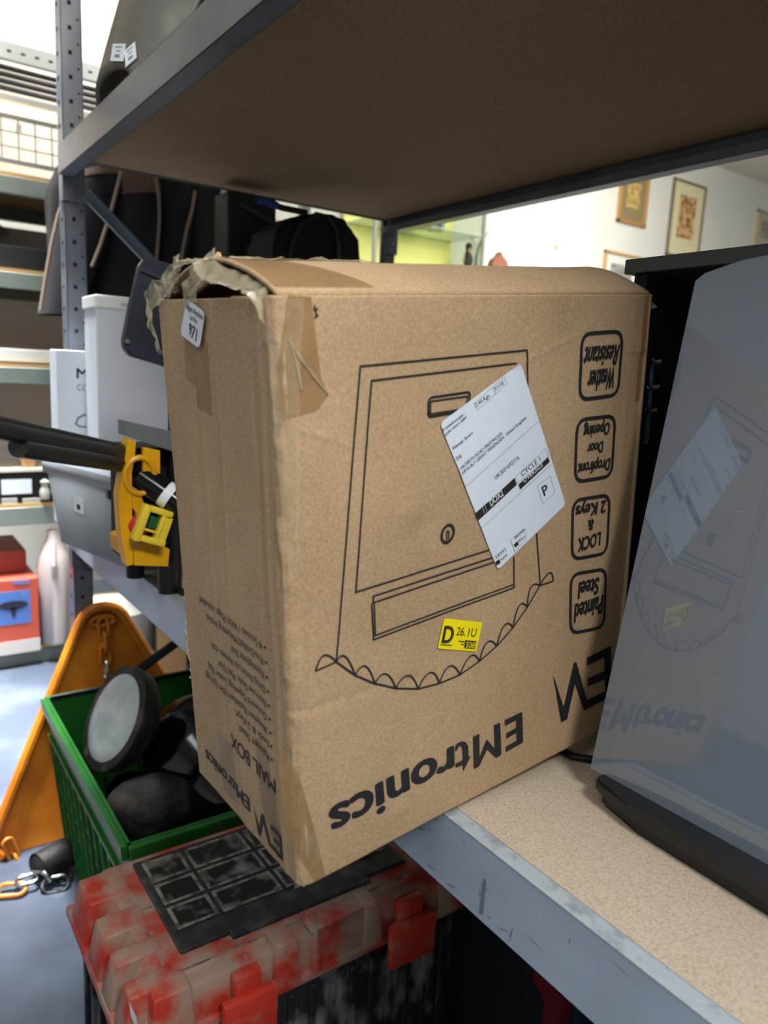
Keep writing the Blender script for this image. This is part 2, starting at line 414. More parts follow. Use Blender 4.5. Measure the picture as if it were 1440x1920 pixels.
box = thing('mail_box_carton', 'large upside-down kraft cardboard mail box carton hanging over the shelf edge', 'cardboard box', tuple(P0 + A * 0.2 + B * 0.1))
RC = 0.009
def body_pt(s_, h_):
    """s_: metres round the carton from the far end of the front panel; returns the skin point at height h_"""
    lf = BW - RC; la = RC * PI / 2; ls = BD - RC
    rr = RC
    if s_ <= lf:
        a_ = BW - s_; return front(a_, h_)
    if s_ <= lf + la:
        th = (s_ - lf) / RC
        w1 = 1 - (s_ - lf) / la
        cpt = P0 + A * rr + B * rr + C * h_
        cr = 0.0018 * noise.noise(Vector((th * 2.4, h_ * 26, 4))) + 0.0011 * noise.noise(Vector((th, h_ * 80, 14)))
        return cpt + (-B * math.cos(th) - A * math.sin(th)) * (rr + cr + dispf(RC, h_) * w1 + disps(RC, h_) * (1 - w1))
    s2 = s_ - lf - la
    if s2 <= ls: return side(RC + s2, h_)
    s3 = s2 - ls
    if s3 <= BW: return P0 + B * BD + A * s3 + C * h_
    s4 = s3 - BW
    return P0 + A * BW + B * (BD - s4) + C * h_
S_MAX = (BW - RC) + RC * PI / 2 + (BD - RC) + BW + BD
fine = [i * (BW - RC) / 230 for i in range(230)] + [(BW - RC) + i * RC * PI / 2 / 8 for i in range(8)]
s0 = (BW - RC) + RC * PI / 2
fine += [s0 + i * (BD - RC) / 110 for i in range(110)]
s1 = s0 + BD - RC
fine += [s1 + i * BW / 12 for i in range(12)]; s2_ = s1 + BW
fine += [s2_ + i * BD / 8 for i in range(9)]
m = MB(); NH = 240; rows = []
for j in range(NH + 1):
    h_ = BH * j / NH; row = []
    for s_ in fine:
        p = body_pt(s_, h_)
        if j == NH and s_ > s0 and s_ < s1 and not (s0 + .03 < s_ < s0 + .05): p = p - C * 0.001
        # frayed far edge of the side panel, lower part torn
        if abs(s_ - s1) < 0.004 and h_ > 0.05:
            p = p + B * (0.0012 * (j % 2)) + A * 0.0
        row.append(m.bm.verts.new(p))
    rows.append(row)
for j in range(NH):
    for i in range(len(fine) - 1):
        m.bm.faces.new((rows[j][i], rows[j][i + 1], rows[j + 1][i + 1], rows[j + 1][i]))
k = len(fine)
carton = m.build('carton_body', CARD, box, smooth=True, ang=1.0)
md = carton.modifiers.new('board', 'SOLIDIFY'); md.thickness = 0.003; md.offset = -1

m = MB(); m.hexa([P0 + A * a_ + B * b_ + C * c_ for c_ in (0.003, 0.006) for a_, b_ in ((0.006, 0.006), (BW - 0.006, 0.006), (BW - 0.006, BD - 0.006), (0.006, BD - 0.006))]); m.build('bottom_flap', CARD, box)
# torn flakes of board hanging at the left edge
m = MB(); random.seed(3)
for k in range(16):
    h_ = sd(352, random.uniform(1165, 1262)).y; p = P0 + B * (BD + random.uniform(-0.001, 0.003)) + C * h_
    r_ = random.uniform(0.002, 0.0045)
    m.prism([p + B * random.uniform(0, r_) + C * random.uniform(-r_, r_) for q in range(3)] + [p - C * r_ * 0.6], -A * 0.0012)
m.build('torn_edge', mat('torn_board', (196, 168, 134), 0.9), box)

# top panels: folded like a low roof along the middle of the top, open gable at the near end
RZ = 0.0245
def roof_front(s_, t, off=0.0):
    """s_ 0..1 along the carton, t 0 at front edge .. 1 at ridge"""
    a_ = 0.004 + s_ * (BW - 0.006)
    drop = max(0, (a_ - 0.375) / (BW - 0.375)) ** 1.6 * 0.5
    sag = 1 - 0.0 * s_
    h_ = BH + RZ * (math.sin(t * PI / 2) ** 0.8 if t > 0 else 0) * sag * (1 - drop) + drop * 0.003 * t
    h_ += 0.0012 * noise.noise(Vector((a_ * 14, t * 3, 7))) * t
    if a_ < 0.03: h_ += 0.002 * (1 - a_ / 0.03) * t
    b_ = 0.001 + t * (0.099 - 0.052 * (a_ / BW) ** 2)
    fr = -dispf(a_, BH) * (1 - t)
    return P0 + A * a_ + B * (b_ + fr) + C * (h_ + off)
m = MB(); m.grid(lambda s_, t: roof_front(s_, t), 90, 18)
m.build('top_flap', CARD, box, smooth=True, ang=1.2, solid=0.0028)
def roof_back(s_, t):
    p = roof_front(s_, 1.0); a_ = (p - P0).dot(A); q = P0 + A * a_ + B * (BD - 0.001) + C * BH
    return p.lerp(q, t) + C * (0.006 * math.sin(t * PI))
m = MB(); m.grid(lambda s_, t: roof_back(s_, t), 60, 10)
m.build('top_flap', CARD, box, smooth=True, ang=1.2, solid=0.0028)
# inner end flap standing up crooked behind the near edge
m = MB()
m.grid(lambda s_, t: P0 + A * (0.012 + 0.05 * t) + B * (0.012 + 0.172 * s_) + C * (BH - 0.012 + t * (0.010 + 0.020 * math.sin(s_ * PI) ** 0.7) + 0.004 * math.sin(s_ * 9)), 24, 6)
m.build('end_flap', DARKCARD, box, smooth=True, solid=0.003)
m = MB()
m.grid(lambda s_, t: P0 + A * (0.004 + 0.006 * t + 0.012 * s_) + B * (0.135 + 0.035 * s_ - 0.05 * t) + C * (BH + 0.001 + 0.030 * t * (0.6 + 0.4 * s_) + 0.003 * math.sin(s_ * 7)), 14, 8)
m.build('end_flap', CARD, box, smooth=True, solid=0.003)

# printing on the front panel
OFF = 0.0008
def FP(x, y): return front(x, y, OFF)
def zm(ox, oy, s_): return lambda x, y: (ox + x / s_, oy + y / s_)
K = zm(560, 640, 2.742)
def F(pts, z=K): return [fa(*z(*p)) for p in pts]
m = MB(); W1 = 0.0014
stroke(m, F([(190, 1640), (318, 128), (1173, 45), (1178, 230), (1220, 990), (1240, 1255)]), W1, FP)
stroke(m, F([(1120, 112), (375, 202), (290, 1287), (985, 1070)]), W1, FP)
stroke(m, rrect(F([(667, 290), (880, 258), (868, 352), (662, 390)]), 0.004), W1 * 1.25, FP, closed=True)
stroke(m, F([(677, 308), (866, 281), (856, 345), (674, 373)]), W1 * 0.9, FP, closed=True)
c0 = fa(*K(762, 988)); ex = fa(*K(793, 975)) - c0; ey = fa(*K(762, 944)) - c0
stroke(m, [c0 + ex * math.cos(t * PI / 16) + ey * math.sin(t * PI / 16) for t in range(32)], 0.0024, FP, closed=True, step=0.01)
stroke(m, F([(757, 975), (768, 973), (768, 1028), (757, 1030)]), 0.0011, FP, closed=True)
stroke(m, F([(380, 1340), (380, 1308), (1000, 1110)]), W1, FP)
stroke(m, F([(372, 1350), (385, 1340), (1003, 1135)]), W1, FP)
stroke(m, F([(372, 1348), (383, 1532), (1105, 1265), (1104, 1105)]), W1, FP)
stroke(m, F([(385, 1348), (392, 1510), (1100, 1250)]), W1 * 0.9, FP)
nodes = [(190, 1645), (288, 1715), (390, 1758), (500, 1783), (613, 1785), (720, 1757), (827, 1712), (928, 1643), (1017, 1565), (1100, 1470), (1173, 1365), (1238, 1253)]
peaks = [(240, 1622), (345, 1672), (450, 1712), (568, 1720), (680, 1705), (778, 1672), (886, 1620), (972, 1550), (1060, 1462), (1135, 1362), (1195, 1268)]
stroke(m, F(nodes), W1 * 1.1, FP)
def arc(a_, pk, b_):
    a_, pk, b_ = Vector(a_), Vector(pk), Vector(b_); ct = pk * 2 - (a_ + b_) / 2
    return [a_ * (1 - t) ** 2 + ct * 2 * t * (1 - t) + b_ * t * t for t in [i / 10 for i in range(11)]]
for i in range(11): stroke(m, F(arc(nodes[i], (Vector(peaks[i]) + Vector((-4, -4))), nodes[i + 1])), W1, FP, step=0.01)
stroke(m, F([(83, 1692), (190, 1645)]), W1, FP); stroke(m, F(arc((83, 1692), (125, 1612), (190, 1645))), W1, FP, step=0.01)
stroke(m, F([(1238, 1253), (1306, 1232)]), W1, FP); stroke(m, F(arc((1238, 1253), (1288, 1188), (1306, 1232))), W1, FP, step=0.01)
m.build('printed_mail_box_drawing', INK, box)

BADGE = [([(1092, 626), (1167, 621), (1159, 740), (1085, 750)], zm(1060, 600, 10.286),
          [('Weather', (962, 918), (445, 985), (915, 1308)), ('Resistant', (1045, 478), (400, 530), (962, 862))]),
         ([(1081.7, 787), (1154, 779), (1147, 892), (1076, 904)], zm(1000, 580, 3),
          [('Dropfront', (433, 838), (250, 868), (424, 902)), ('Door', (390, 742), (303, 757), (385, 802)), ('Opening', (430, 635), (283, 660), (423, 702))]),
         ([(1073, 938), (1143, 927), (1138, 1037), (1071, 1049)], zm(1000, 580, 3),
          [('2 Keys', (408, 1073), (238, 1106), (400, 1142)), ('&', (335, 1180), (304, 1186), (332, 1240)), ('LOCK', (378, 1252), (250, 1290), (372, 1325))]),
         ([(1070, 1077), (1137, 1066), (1133, 1175), (1069, 1188)], zm(1000, 580, 3),
          [('Steel', (370, 1508), (258, 1535), (362, 1600)), ('Painted', (393, 1608), (235, 1660), (385, 1708))])]
for q, z, tx in BADGE:
    m = MB(); stroke(m, rrect([fa(*p) for p in q], 0.013, 8), 0.0034, FP, closed=True)
    for s_, p0, p1, p2 in tx: add_text(m, s_, fa(*z(*p0)), fa(*z(*p1)), fa(*z(*p2)), FP, 0.05)
    m.build('printed_feature_badge', INK, box)

m = MB(); z = zm(600, 1300, 3.6)
def fpoly(pts, z): m.poly([FP(*q) for q in F(pts, z)])
fpoly([(1360, 120), (1366, 328), (1252, 393), (1250, 357), (1323, 315), (1322, 262), (1255, 303), (1253, 268), (1320, 228), (1320, 178), (1245, 216), (1244, 178)], z)
fpoly([(1170, 212), (1212, 195), (1220, 412), (1185, 433), (1124, 375), (1070, 490), (1036, 508), (1028, 290), (1070, 268), (1073, 428), (1120, 308), (1176, 372)], z)
fpoly([(908, 360), (922, 335), (955, 320), (982, 328), (996, 355), (999, 424), (1013, 420), (999, 450), (963, 525), (961, 480), (915, 500), (912, 472), (961, 447), (958, 375), (948, 352), (932, 356), (914, 392)], z)
add_text(m, 'ronics', fa(*z(890, 358)), fa(*z(63, 772)), fa(*z(899, 560)), FP, 0.045)
m.build('printed_brand_name', INK, box)
m = MB(); z = zm(1000, 1180, 8)
fpoly([(290, 670), (452, 1175), (605, 500), (640, 490), (800, 1060), (1130, 915), (1130, 1035), (755, 1210), (620, 810), (500, 1345), (415, 1390), (335, 930)], z)
fpoly([(800, 425), (1180, 255), (1190, 1040), (1085, 1040), (1078, 755), (815, 855), (815, 740), (1075, 628), (1070, 425), (800, 545)], z)
m.build('printed_emblem', INK, box)
m = MB(); z = zm(240, 460, 3.13)
stroke(m, F([(1095, 350), (1092, 375), (1105, 380), (1098, 395), (1110, 365)], z), 0.0012, FP)
stroke(m, F([(1098, 405), (1110, 412), (1098, 425), (1108, 400)], z), 0.0014, FP)
m.build('pen_mark', INK, box)

# printing on the end panel
def SP(x, y): return side(x, y, OFF)
m = MB(); cap = 0.0068
for s_, h_, e_ in (('4 Screws / Wall Plugs included', 0.2005, 0.158), ('Pre-Drilled Mounting Holes', 0.1880, 0.1452), ('Nameplate Slot', 0.1755, 0.0988),
                   ('Drop Front to Access mail', 0.1632, 0.1387), ('Narrow Style Mail Slot', 0.1509, 0.1261), ('Outward Opening Letter Flap', 0.139, 0.1505),
                   ('Weather Resistant (No Spring)', 0.127, 0.157), ('Lock & 2 Keys', 0.1150, 0.099), ('Painted Steel', 0.1030, 0.093)):
    add_text(m, s_, (0.0395, h_), (e_, h_), (0.0395, h_ - cap), SP, 0.004)
    cc = Vector((0.0355, h_ - 0.003)); m.poly([SP(*(cc + Vector((math.cos(t * PI / 4), math.sin(t * PI / 4))) * 0.0013)) for t in range(8)])
m.build('printed_feature_list', INK, box)
m = MB(); add_text(m, 'MAIL BOX', (0.0330, 0.083), (0.1120, 0.086), (0.033, 0.069), SP, 0.008); m.build('printed_title', INK, box)
m = MB(); add_text(m, 'EMtronics', (0.083, 0.0365), (0.1735, 0.0385), (0.083, 0.0225), SP, 0.03); m.build('printed_brand_name', INK, box)
m = MB()
def spoly(pts): m.poly([SP(*q) for q in pts])
spoly([(0.026, 0.034), (0.026, 0.010), (0.050, 0.010), (0.058, 0.028), (0.066, 0.008), (0.069, 0.008), (0.075, 0.034), (0.067, 0.016), (0.0595, 0.036), (0.0565, 0.036), (0.047, 0.014), (0.030, 0.014), (0.030, 0.020), (0.040, 0.020), (0.040, 0.024), (0.030, 0.024), (0.030, 0.030), (0.044, 0.030), (0.044, 0.034)])
m.build('printed_emblem', INK, box)

# ---- shipping label
LO = [Vector(p) for p in ((0.1395, 0.3588), (0.2275, 0.3999), (0.2936, 0.2681), (0.2088, 0.2230))]
def LP(x, y): return front(x, y, 0.00135 + 0.0003 * noise.noise(Vector((x * 90, y * 40, 5))))
def LPP(x, y): return front(x, y, 0.00162 + 0.0003 * noise.noise(Vector((x * 90, y * 40, 5))))
m = MB()
def bil(s_, t): return (LO[0] * (1 - s_) + LO[1] * s_) * (1 - t) + (LO[3] * (1 - s_) + LO[2] * s_) * t
def lab(s_, t):
    # round the corners off by pulling grid corners in
    cs, ct = min(s_, 1 - s_) * 0.097, min(t, 1 - t) * 0.15; r = 0.004
    if cs < r and ct < r:
        v = Vector((r - cs, r - ct)); L2 = max(v.x, v.y)
        if L2 > 1e-6 and v.length > 0: v2 = v * (L2 / v.length); ds, dt = (v.x - v2.x) / 0.097, (v.y - v2.y) / 0.15; s_ += ds if s_ < .5 else -ds; t += dt if t < .5 else -dt
    return LP(*bil(s_, t))
m.grid(lab, 60, 90)
slabel = m.build('shipping_label', PAPER, box, smooth=True, ang=2); slabel['label'] = 'creased white address label with black print'
z = zm(800, 670, 4.682)
UPL = (LO[0] - LO[3]).normalized()
m = MB()
def lt(s_, p0, p1, hgt, b_=0.0, mb=None):
    a_, b2 = fa(*z(*p0)), fa(*z(*p1)); add_text(mb or m, s_, a_, b2, a_ + UPL * hgt, LPP, b_)
lt('If undeliverable :', (132, 648), (322, 500), 0.0024, .01)
lt('print return label', (152, 686), (335, 530), 0.0024, .01)
lt('2.44 Kgs.', (420, 438), (548, 340), 0.0036)
lt('31/10', (590, 296), (668, 236), 0.0036)
lt('Alastair Smart', (214, 812), (392, 668), 0.0027, .01)
lt('36', (246, 906), (290, 870), 0.0034)
lt('HILDRETH ROAD PRESTWOOD', (284, 985), (655, 672), 0.0030)
lt('HP16 0LY GREAT MISSENDEN , United Kingdom', (300, 1027), (868, 535), 0.0030)
lt('UK2031692774', (592, 1072), (803, 892), 0.0040)
lt('CYCLE 1', (828, 1045), (990, 905), 0.0048)
lt('P', (1022, 1215), (1062, 1185), 0.0100, .02)
lt('SXW2', (603, 1768), (692, 1690), 0.0036); lt('S05', (645, 1785), (700, 1738), 0.0026)
lt('BHX8', (768, 1592), (850, 1522), 0.0032); lt('R01', (800, 1622), (852, 1580), 0.0026)
for q in ([(400, 408), (670, 170), (697, 232), (430, 462)], [(765, 1050), (1035, 798), (1058, 868), (790, 1105)], [(958, 1130), (1072, 1040), (1115, 1180), (1010, 1285)],
          [(725, 1600), (860, 1490), (858, 1600), (760, 1700)]):
    stroke(m, F(q, z), 0.00022, LPP, closed=True)
for q in ([(570, 265), (592, 320)], [(310, 1145), (972, 560)], [(465, 1505), (1080, 940)], [(725, 1600), (765, 1710)]): stroke(m, F(q, z), 0.00028, LPP)
for q in ([(415, 1365), (760, 1055), (780, 1115), (442, 1430)], [(795, 1115), (1055, 873), (1068, 915), (810, 1160)], [(593, 1795), (628, 1765), (640, 1800), (605, 1825)], [(752, 1640), (785, 1610), (798, 1640), (765, 1665)]):
    q = F(q, z); m.grid(lambda s_, t: LPP(*((q[0] * (1 - s_) + q[1] * s_) * (1 - t) + (q[3] * (1 - s_) + q[2] * s_) * t)), 10, 2)
m.build('label_print', THERM, slabel)
m = MB()
_o = LPP
def LPP(x, y): return front(x, y, 0.00188 + 0.0003 * noise.noise(Vector((x * 90, y * 40, 5))))
lt('DOX2', (552, 1305), (662, 1205), 0.0062, .03, m); lt('OVERSIZE', (842, 1100), (1008, 948), 0.0046, .02, m)
for x in (475, 495): stroke(m, F([(x, 1308 - (x - 475) * .9), (x + 20, 1368 - (x - 475) * .9)], z), 0.0003, LPP)
m.build('white_letters', WHITE_PRINT, slabel)

# ---- yellow sticker
z = zm(780, 1130, 9)
Q = F([(465, 258), (1112, 325), (1000, 818), (352, 768)], z)
def YP(x, y): return front(x, y, 0.0013)
def YPP(x, y): return front(x, y, 0.0016)
m = MB(); rr_ = rrect(Q, 0.0022, 4); ctr = sum(Q, Vector((0, 0))) / 4
for i in range(len(rr_)):
    m.poly([YP(*ctr), YP(*rr_[i]), YP(*rr_[(i + 1) % len(rr_)])])
yl = m.build('yellow_sticker', YELLOW_LABEL, box); yl['label'] = 'small yellow delivery sticker'
m = MB()
add_text(m, 'D', fa(*z(422, 668)), fa(*z(585, 672)), fa(*z(478, 385)), YPP, .05)
add_text(m, '26.', fa(*z(660, 540)), fa(*z(808, 552)), fa(*z(690, 398)), YPP, .01)
add_text(m, '1U', fa(*z(852, 560)), fa(*z(985, 570)), fa(*z(885, 415)), YPP, -.012)
q4 = F([(812, 622), (997, 640), (970, 776), (793, 757)], z); m.poly([YPP(*p) for p in q4])
for (x0, x1, y0) in ((400, 590, 700), (700, 800, 640), (745, 790, 690)):
    stroke(m, F([(x0, y0), (x1, y0 + 12)], z), 0.0009, YPP, step=0.05)
m.build('sticker_print', mat('olive_black_ink', (52, 50, 22), 0.6), yl)
m = MB()
def YPPP(x, y): return front(x, y, 0.0019)
add_text(m, '508', fa(*z(812, 745)), fa(*z(955, 760)), fa(*z(835, 645)), YPPP, .01)
m.build('sticker_number', YELLOW_LABEL, yl)

# ---- lot label on the end panel
z = zm(240, 460, 3.13)
def S(pts): return [sd(*z(*p)) for p in pts]
q = S([(360, 308), (470, 392), (437, 607), (323, 522)])
m = MB(); rr_ = rrect(q, 0.006, 5); ctr = sum(q, Vector((0, 0))) / 4
def TP(x, y): return side(x, y, 0.0022)
for i in range(len(rr_)): m.poly([TP(*ctr), TP(*rr_[i]), TP(*rr_[(i + 1) % len(rr_)])])
ll = m.build('lot_label', mat('white_sticker_paper', (225, 230, 240), 0.5), box); ll['label'] = 'white auction lot sticker numbered 971'
m = MB()
def TPP(x, y): return side(x, y, 0.0025)
def st(s_, p0, p1, p2, b_=0): add_text(m, s_, *S([p0, p1, p2]), TPP, b_)
st('Bidgen Auctions', (356, 368), (456, 436), (361, 336), .015)
st('Lot No.:', (382, 430), (426, 462), (387, 402), .015)
st('971', (372, 520), (418, 562), (380, 450), .02)
m.build('sticker_print', INK, ll)

# ---- brown tape and crumpled clear tape
def patch(pl, place, name='brown_tape', mt=None, n=8):
    m = MB(); k = len(pl); c_ = sum(pl, Vector((0, 0))) / k
    for i in range(k):
        a_, b2 = pl[i], pl[(i + 1) % k]
        m.grid(lambda s_, t: place(*(c_.lerp(a_.lerp(b2, s_), t))), n, n)
    bmesh.ops.remove_doubles(m.bm, verts=m.bm.verts[:], dist=0.0001)
    return m.build(name, mt or TAPE, box, smooth=True)
T1 = lambda x, y: front(x, y, 0.0004); T2 = lambda x, y: side(x, y, 0.0005)
z = zm(240, 460, 3.13)
patch(F([(935, 290), (1075, 300), (1135, 780), (1180, 880), (1110, 975), (905, 1030), (885, 700)], z), T1)
patch(S([(330, 520), (468, 560), (490, 1000), (405, 950), (400, 830), (345, 780)]), T2)
patch([fa(*p) for p in ((535, 1560), (520, 1400), (560, 1450), (590, 1560), (610, 1640), (590, 1655))], T1)
patch([sd(*p) for p in ((408, 1370), (435, 1395), (448, 1510), (420, 1480))], T2)
patch([sd(*p) for p in ((478, 1380), (500, 1400), (535, 1600), (520, 1610), (490, 1500))], T2)
def onroof(s_, t): return roof_front(s_, t, 0.0021)
m = MB(); m.grid(lambda s_, t: onroof(0.0 + 0.86 * s_, 0.90 + 0.10 * t), 60, 4); m.build('brown_tape', TAPE, box, smooth=True)
m = MB(); m.grid(lambda s_, t: onroof(0.005 + (0.10 + 0.10 * (1 - t)) * s_, 0.05 + 0.88 * t), 16, 16); m.build('brown_tape', TAPE, box, smooth=True)

def crumple(path, wdt, seed, nu=36, nv=10, amp=0.004, name='crumpled_clear_tape', mt=None):
    """a strip of tape along 3D points with width vectors"""
    m = MB()
    def f(s_, t):
        k = len(path) - 1; x = s_ * k; i = min(int(x), k - 1); u = x - i
        p = Vector(path[i]).lerp(Vector(path[i + 1]), u); w_ = Vector(wdt[i]).lerp(Vector(wdt[i + 1]), u)
        p = p + w_ * (t - 0.5)
        q = p * 90 + Vector((seed, 0, 0))
        return p + noise.noise_vector(q) * amp + noise.noise_vector(p * 260) * amp * 0.35
    m.grid(f, nu, nv)
    return m.build(name, mt or CLEAR, box, smooth=True, ang=0.5)
def BP(a_, b_, h_): return P0 + A * a_ + B * b_ + C * h_
# over the gable at the near end
crumple([BP(0.16, 0.098, BH + RZ + 0.002), BP(0.06, 0.10, BH + RZ + 0.004), BP(0.0, 0.125, BH + 0.027), BP(-0.006, 0.15, BH + 0.016)],
        [C * 0.006 + B * 0.02, B * 0.03, B * 0.05, B * 0.03 - C * 0.01], 1, amp=0.004)
crumple([BP(0.004, 0.108, BH + 0.029), BP(-0.003, 0.085, BH + 0.018), BP(-0.002, 0.05, BH + 0.010), BP(0.0, 0.015, BH + 0.004), BP(-0.002, 0.004, BH - 0.03)],
        [A * 0.018 + C * .012, A * 0.012 + C * 0.012, A * 0.016 + C * 0.008, A * 0.02 + C * 0.006, B * 0.03], 2, amp=0.0028)
crumple([BP(0.004, 0.165, BH + 0.012), BP(-0.004, 0.19, BH + 0.004), BP(-0.005, 0.214, BH - 0.010), BP(0.0, 0.20, BH - 0.045)],
        [C * 0.012, C * 0.02, C * 0.03, B * 0.012], 3, amp=0.0035)
crumple([BP(0.002, 0.150, BH + 0.024), BP(0.0, 0.168, BH + 0.014), BP(0.0, 0.18, BH + 0.004)], [C * 0.02, C * 0.018, C * 0.016], 4, 20, 10, amp=0.004)
crumple([BP(0.0, 0.105, BH + 0.022), BP(-0.004, 0.118, BH + 0.008), BP(-0.003, 0.125, BH - 0.004)], [B * 0.02 + C * .01, B * 0.028, B * 0.034], 5, 18, 10, amp=0.003)
# wrinkled film down the near corner
crumple([BP(0.010, 0.0, BH - 0.002), BP(0.006, -0.001, BH - 0.06), BP(0.006, -0.001, BH - 0.12), BP(0.006, 0, BH - 0.19)],
        [A * 0.02 - B * 0.012, A * 0.016 - B * 0.01, A * 0.012 - B * 0.008, A * 0.006], 6, 60, 8, amp=0.0010, mt=FILM)
crumple([BP(0.012, 0.0, 0.075), BP(0.010, -0.0012, 0.03), BP(0.008, 0.001, 0.003)], [A * 0.014, A * 0.02, A * 0.026], 8, 30, 8, amp=0.0010, mt=FILM)
# ridges of film over the front tape
for pp in ([(945, 560), (1030, 690), (1105, 790), (1178, 875)], [(940, 540), (985, 680), (1020, 850)]):
    q = F(pp, zm(240, 460, 3.13)); m = MB(); m.tube([front(*p, 0.0008) for p in q], [0.0006, 0.0011, 0.001, 0.0006], n=6); m.build('tape_wrinkle', CLEAR, box, smooth=True)
# film over the far top corner
crumple([BP(0.36, 0.09, BH + 0.016), BP(0.385, 0.05, BH + 0.010), BP(0.398, 0.015, BH + 0.004), BP(0.403, -0.0005, BH - 0.012)],
        [A * 0.03, A * 0.026, A * 0.022, A * 0.014], 7, 30, 10, amp=0.0018)
m = MB(); m.grid(lambda s_, t: front(0.392 + 0.0106 * s_, BH - 0.10 * t, 0.0006), 6, 30); m.build('brown_tape', TAPE, box, smooth=True)

# ================================================================ GREY GLOSSY APPLIANCE ON THE SHELF (mirror-like front)
GN = Vector((-0.0185, 0.99482, -0.09992)).normalized()   # pointing into the cabinet
GD = 0.6055
def gp(u, v, dep=0.0):
    c = ((u - 720) / FPX, (v - 960) / FPX, 1.0); d = Vector([sum(CR[i][j] * c[j] for j in range(3)) for i in range(3)])
    t = GD / GN.dot(d); return EYE + d * t + GN * dep
cab = thing('glass_door_cabinet', 'tall open black cabinet with a glossy grey glass door and black base', 'cabinet', (-0.15, 0.75, ZS))
gx = GN.cross(Vector((0, 0, 1))).normalized(); gx = -gx if gx.x < 0 else gx
gz = gx.cross(GN).normalized(); gz = -gz if gz.z < 0 else gz
g0 = gp(1107, 1440)
TL = gp(1305, 520)
def gq(x, zz): return g0 + gx * x + gz * zz
tl = TL - g0; tx, tz = tl.dot(gx), tl.dot(gz)
out = [(0, 0), (0.42, 0.0)] + [(0.42, tz + 0.016)] + [(0.30, tz + 0.022), (0.20, tz + 0.021), (0.12, tz + 0.017), (0.06, tz + 0.011), (tx + 0.008, tz + 0.003), (tx, tz - 0.003)]
GLASS = mat('glossy_grey_glass', (112, 124, 140), 0.03, spec=1.0, coat=1.0)
m = MB(); m.prism([gq(*p) for p in out], GN * 0.006)
door = m.build('glass_door', GLASS, cab); 
m = MB(); random.seed(5)
for k in range(26):
    c_ = gq(random.uniform(0.02, 0.2), random.uniform(0.02, 0.46)) - GN * 0.0004; r_ = random.uniform(0.0003, 0.0006)
    m.poly([c_ + gx * r_, c_ + gz * r_, c_ - gx * r_, c_ - gz * r_])
for (u0, v0, u1, v1) in ((1370, 957, 1398, 960), (1398, 1003, 1402, 1006), (1160, 1368, 1225, 1290), (1150, 1400, 1165, 1375)):
    a_, b2 = gp(u0, v0) - GN * 0.0004, gp(u1, v1) - GN * 0.0004; m.poly([a_, b2 - gz * 0.0004, b2 + gz * 0.0001])
m.build('scratches', mat('pale_scratch', (170, 182, 196), 0.6), door)
# black moulded base under the door
m = MB(); bz = g0.z
pf = [(-0.412, 0.560), (-0.405, 0.553), (-0.36, 0.545), (-0.22, 0.543), (0.0, 0.545), (0.02, 0.56)]
lo = [Vector((x + 0.004, y + 0.004, ZS)) for x, y in pf] + [Vector((0.02, 0.66, ZS)), Vector((-0.41, 0.66, ZS))]
m.prism(lo, (0, 0, 0.014))
hi = [Vector((x, y - 0.003, ZS + 0.014)) for x, y in pf] + [Vector((0.02, 0.66, ZS + 0.014)), Vector((-0.41, 0.66, ZS + 0.014))]
m.prism(hi, (0, 0, bz - ZS - 0.013))
bmesh.ops.bevel(m.bm, geom=m.bm.edges[:], offset=0.003, segments=2, affect='EDGES')
m.build('base', mat('dark_moulded_plastic', (30, 32, 36), 0.3, rgb2=(44, 46, 50), vs=70, lo=.6, hi=.8), cab, smooth=True)
# carcass
cy = 0.70; p = on(1172, 487, 1, cy); x0 = p.x; zt = p.z; zb_ = on(1172, 514, 1, cy).z
CG = mat('charcoal_board', (70, 70, 72), 0.6); CB = mat('black_lining', (8, 8, 9), 0.9)
m = MB(); m.box(x0, 0.05, cy, 1.16, zb_, zt, bev=0.001, seg=1); m.build('top_panel', CG, cab)
for nm, bb in (('side_panel', (x0 + 0.012, x0 + 0.028, cy + 0.004, 1.155, ZS, zb_)), ('side_panel', (0.02, 0.036, cy + 0.004, 1.155, ZS, zb_)), ('back_panel', (x0 + 0.028, 0.02, 1.145, 1.155, ZS, zb_)),
               ('bottom_panel', (x0 + 0.028, 0.02, cy + 0.004, 1.145, ZS, ZS + 0.016))):
    m = MB(); m.box(*bb); m.build(nm, CB, cab)
# zinc slotted strip with hooks on the near side of the opening
strip = MB(); sx0 = x0 + 0.034
pa = on(1219, 672, 1, 0.73); pb_ = on(1205, 832, 1, 0.73)
sx0 = pa.x
strip.hexa([(pb_.x - .005, .728, pb_.z), (pb_.x + .006, .728, pb_.z), (pb_.x + .006, .732, pb_.z), (pb_.x - .005, .732, pb_.z), (pa.x - .006, .728, pa.z), (pa.x + .005, .728, pa.z), (pa.x + .005, .732, pa.z), (pa.x - .006, .732, pa.z)])
strip.mi = 1
for k in range(3):
    zz = on(1238, (680, 727, 770)[k], 1, 0.73).z; sx0 = pb_.x + (pa.x - pb_.x) * (zz - pb_.z) / (pa.z - pb_.z) + .002
    strip.tube([(sx0, 0.728, zz), (sx0 + 0.010, 0.722, zz), (sx0 + 0.020, 0.722, zz + 0.001)], 0.0026, n=8)
for k in range(9):
    zz = pb_.z + 0.004 + k * 0.008; sx0 = pb_.x + (pa.x - pb_.x) * (zz - pb_.z) / (pa.z - pb_.z) + .003; strip.tube([(sx0 - 0.004, 0.727, zz), (sx0 + 0.002, 0.724, zz + 0.003)], 0.0022, n=6)
strip.build('hinge_strip', [mat('blue_lit_zinc', (150, 178, 205), 0.35, metal=0.6), ZINC], cab)
# hinge arms that hold the door to the carcass
for zz in (0.95, 1.2):
    m = MB(); m.box(-0.12, -0.08, 0.60, 0.72, zz, zz + 0.012); m.build('door_hinge', BLACKM, cab)

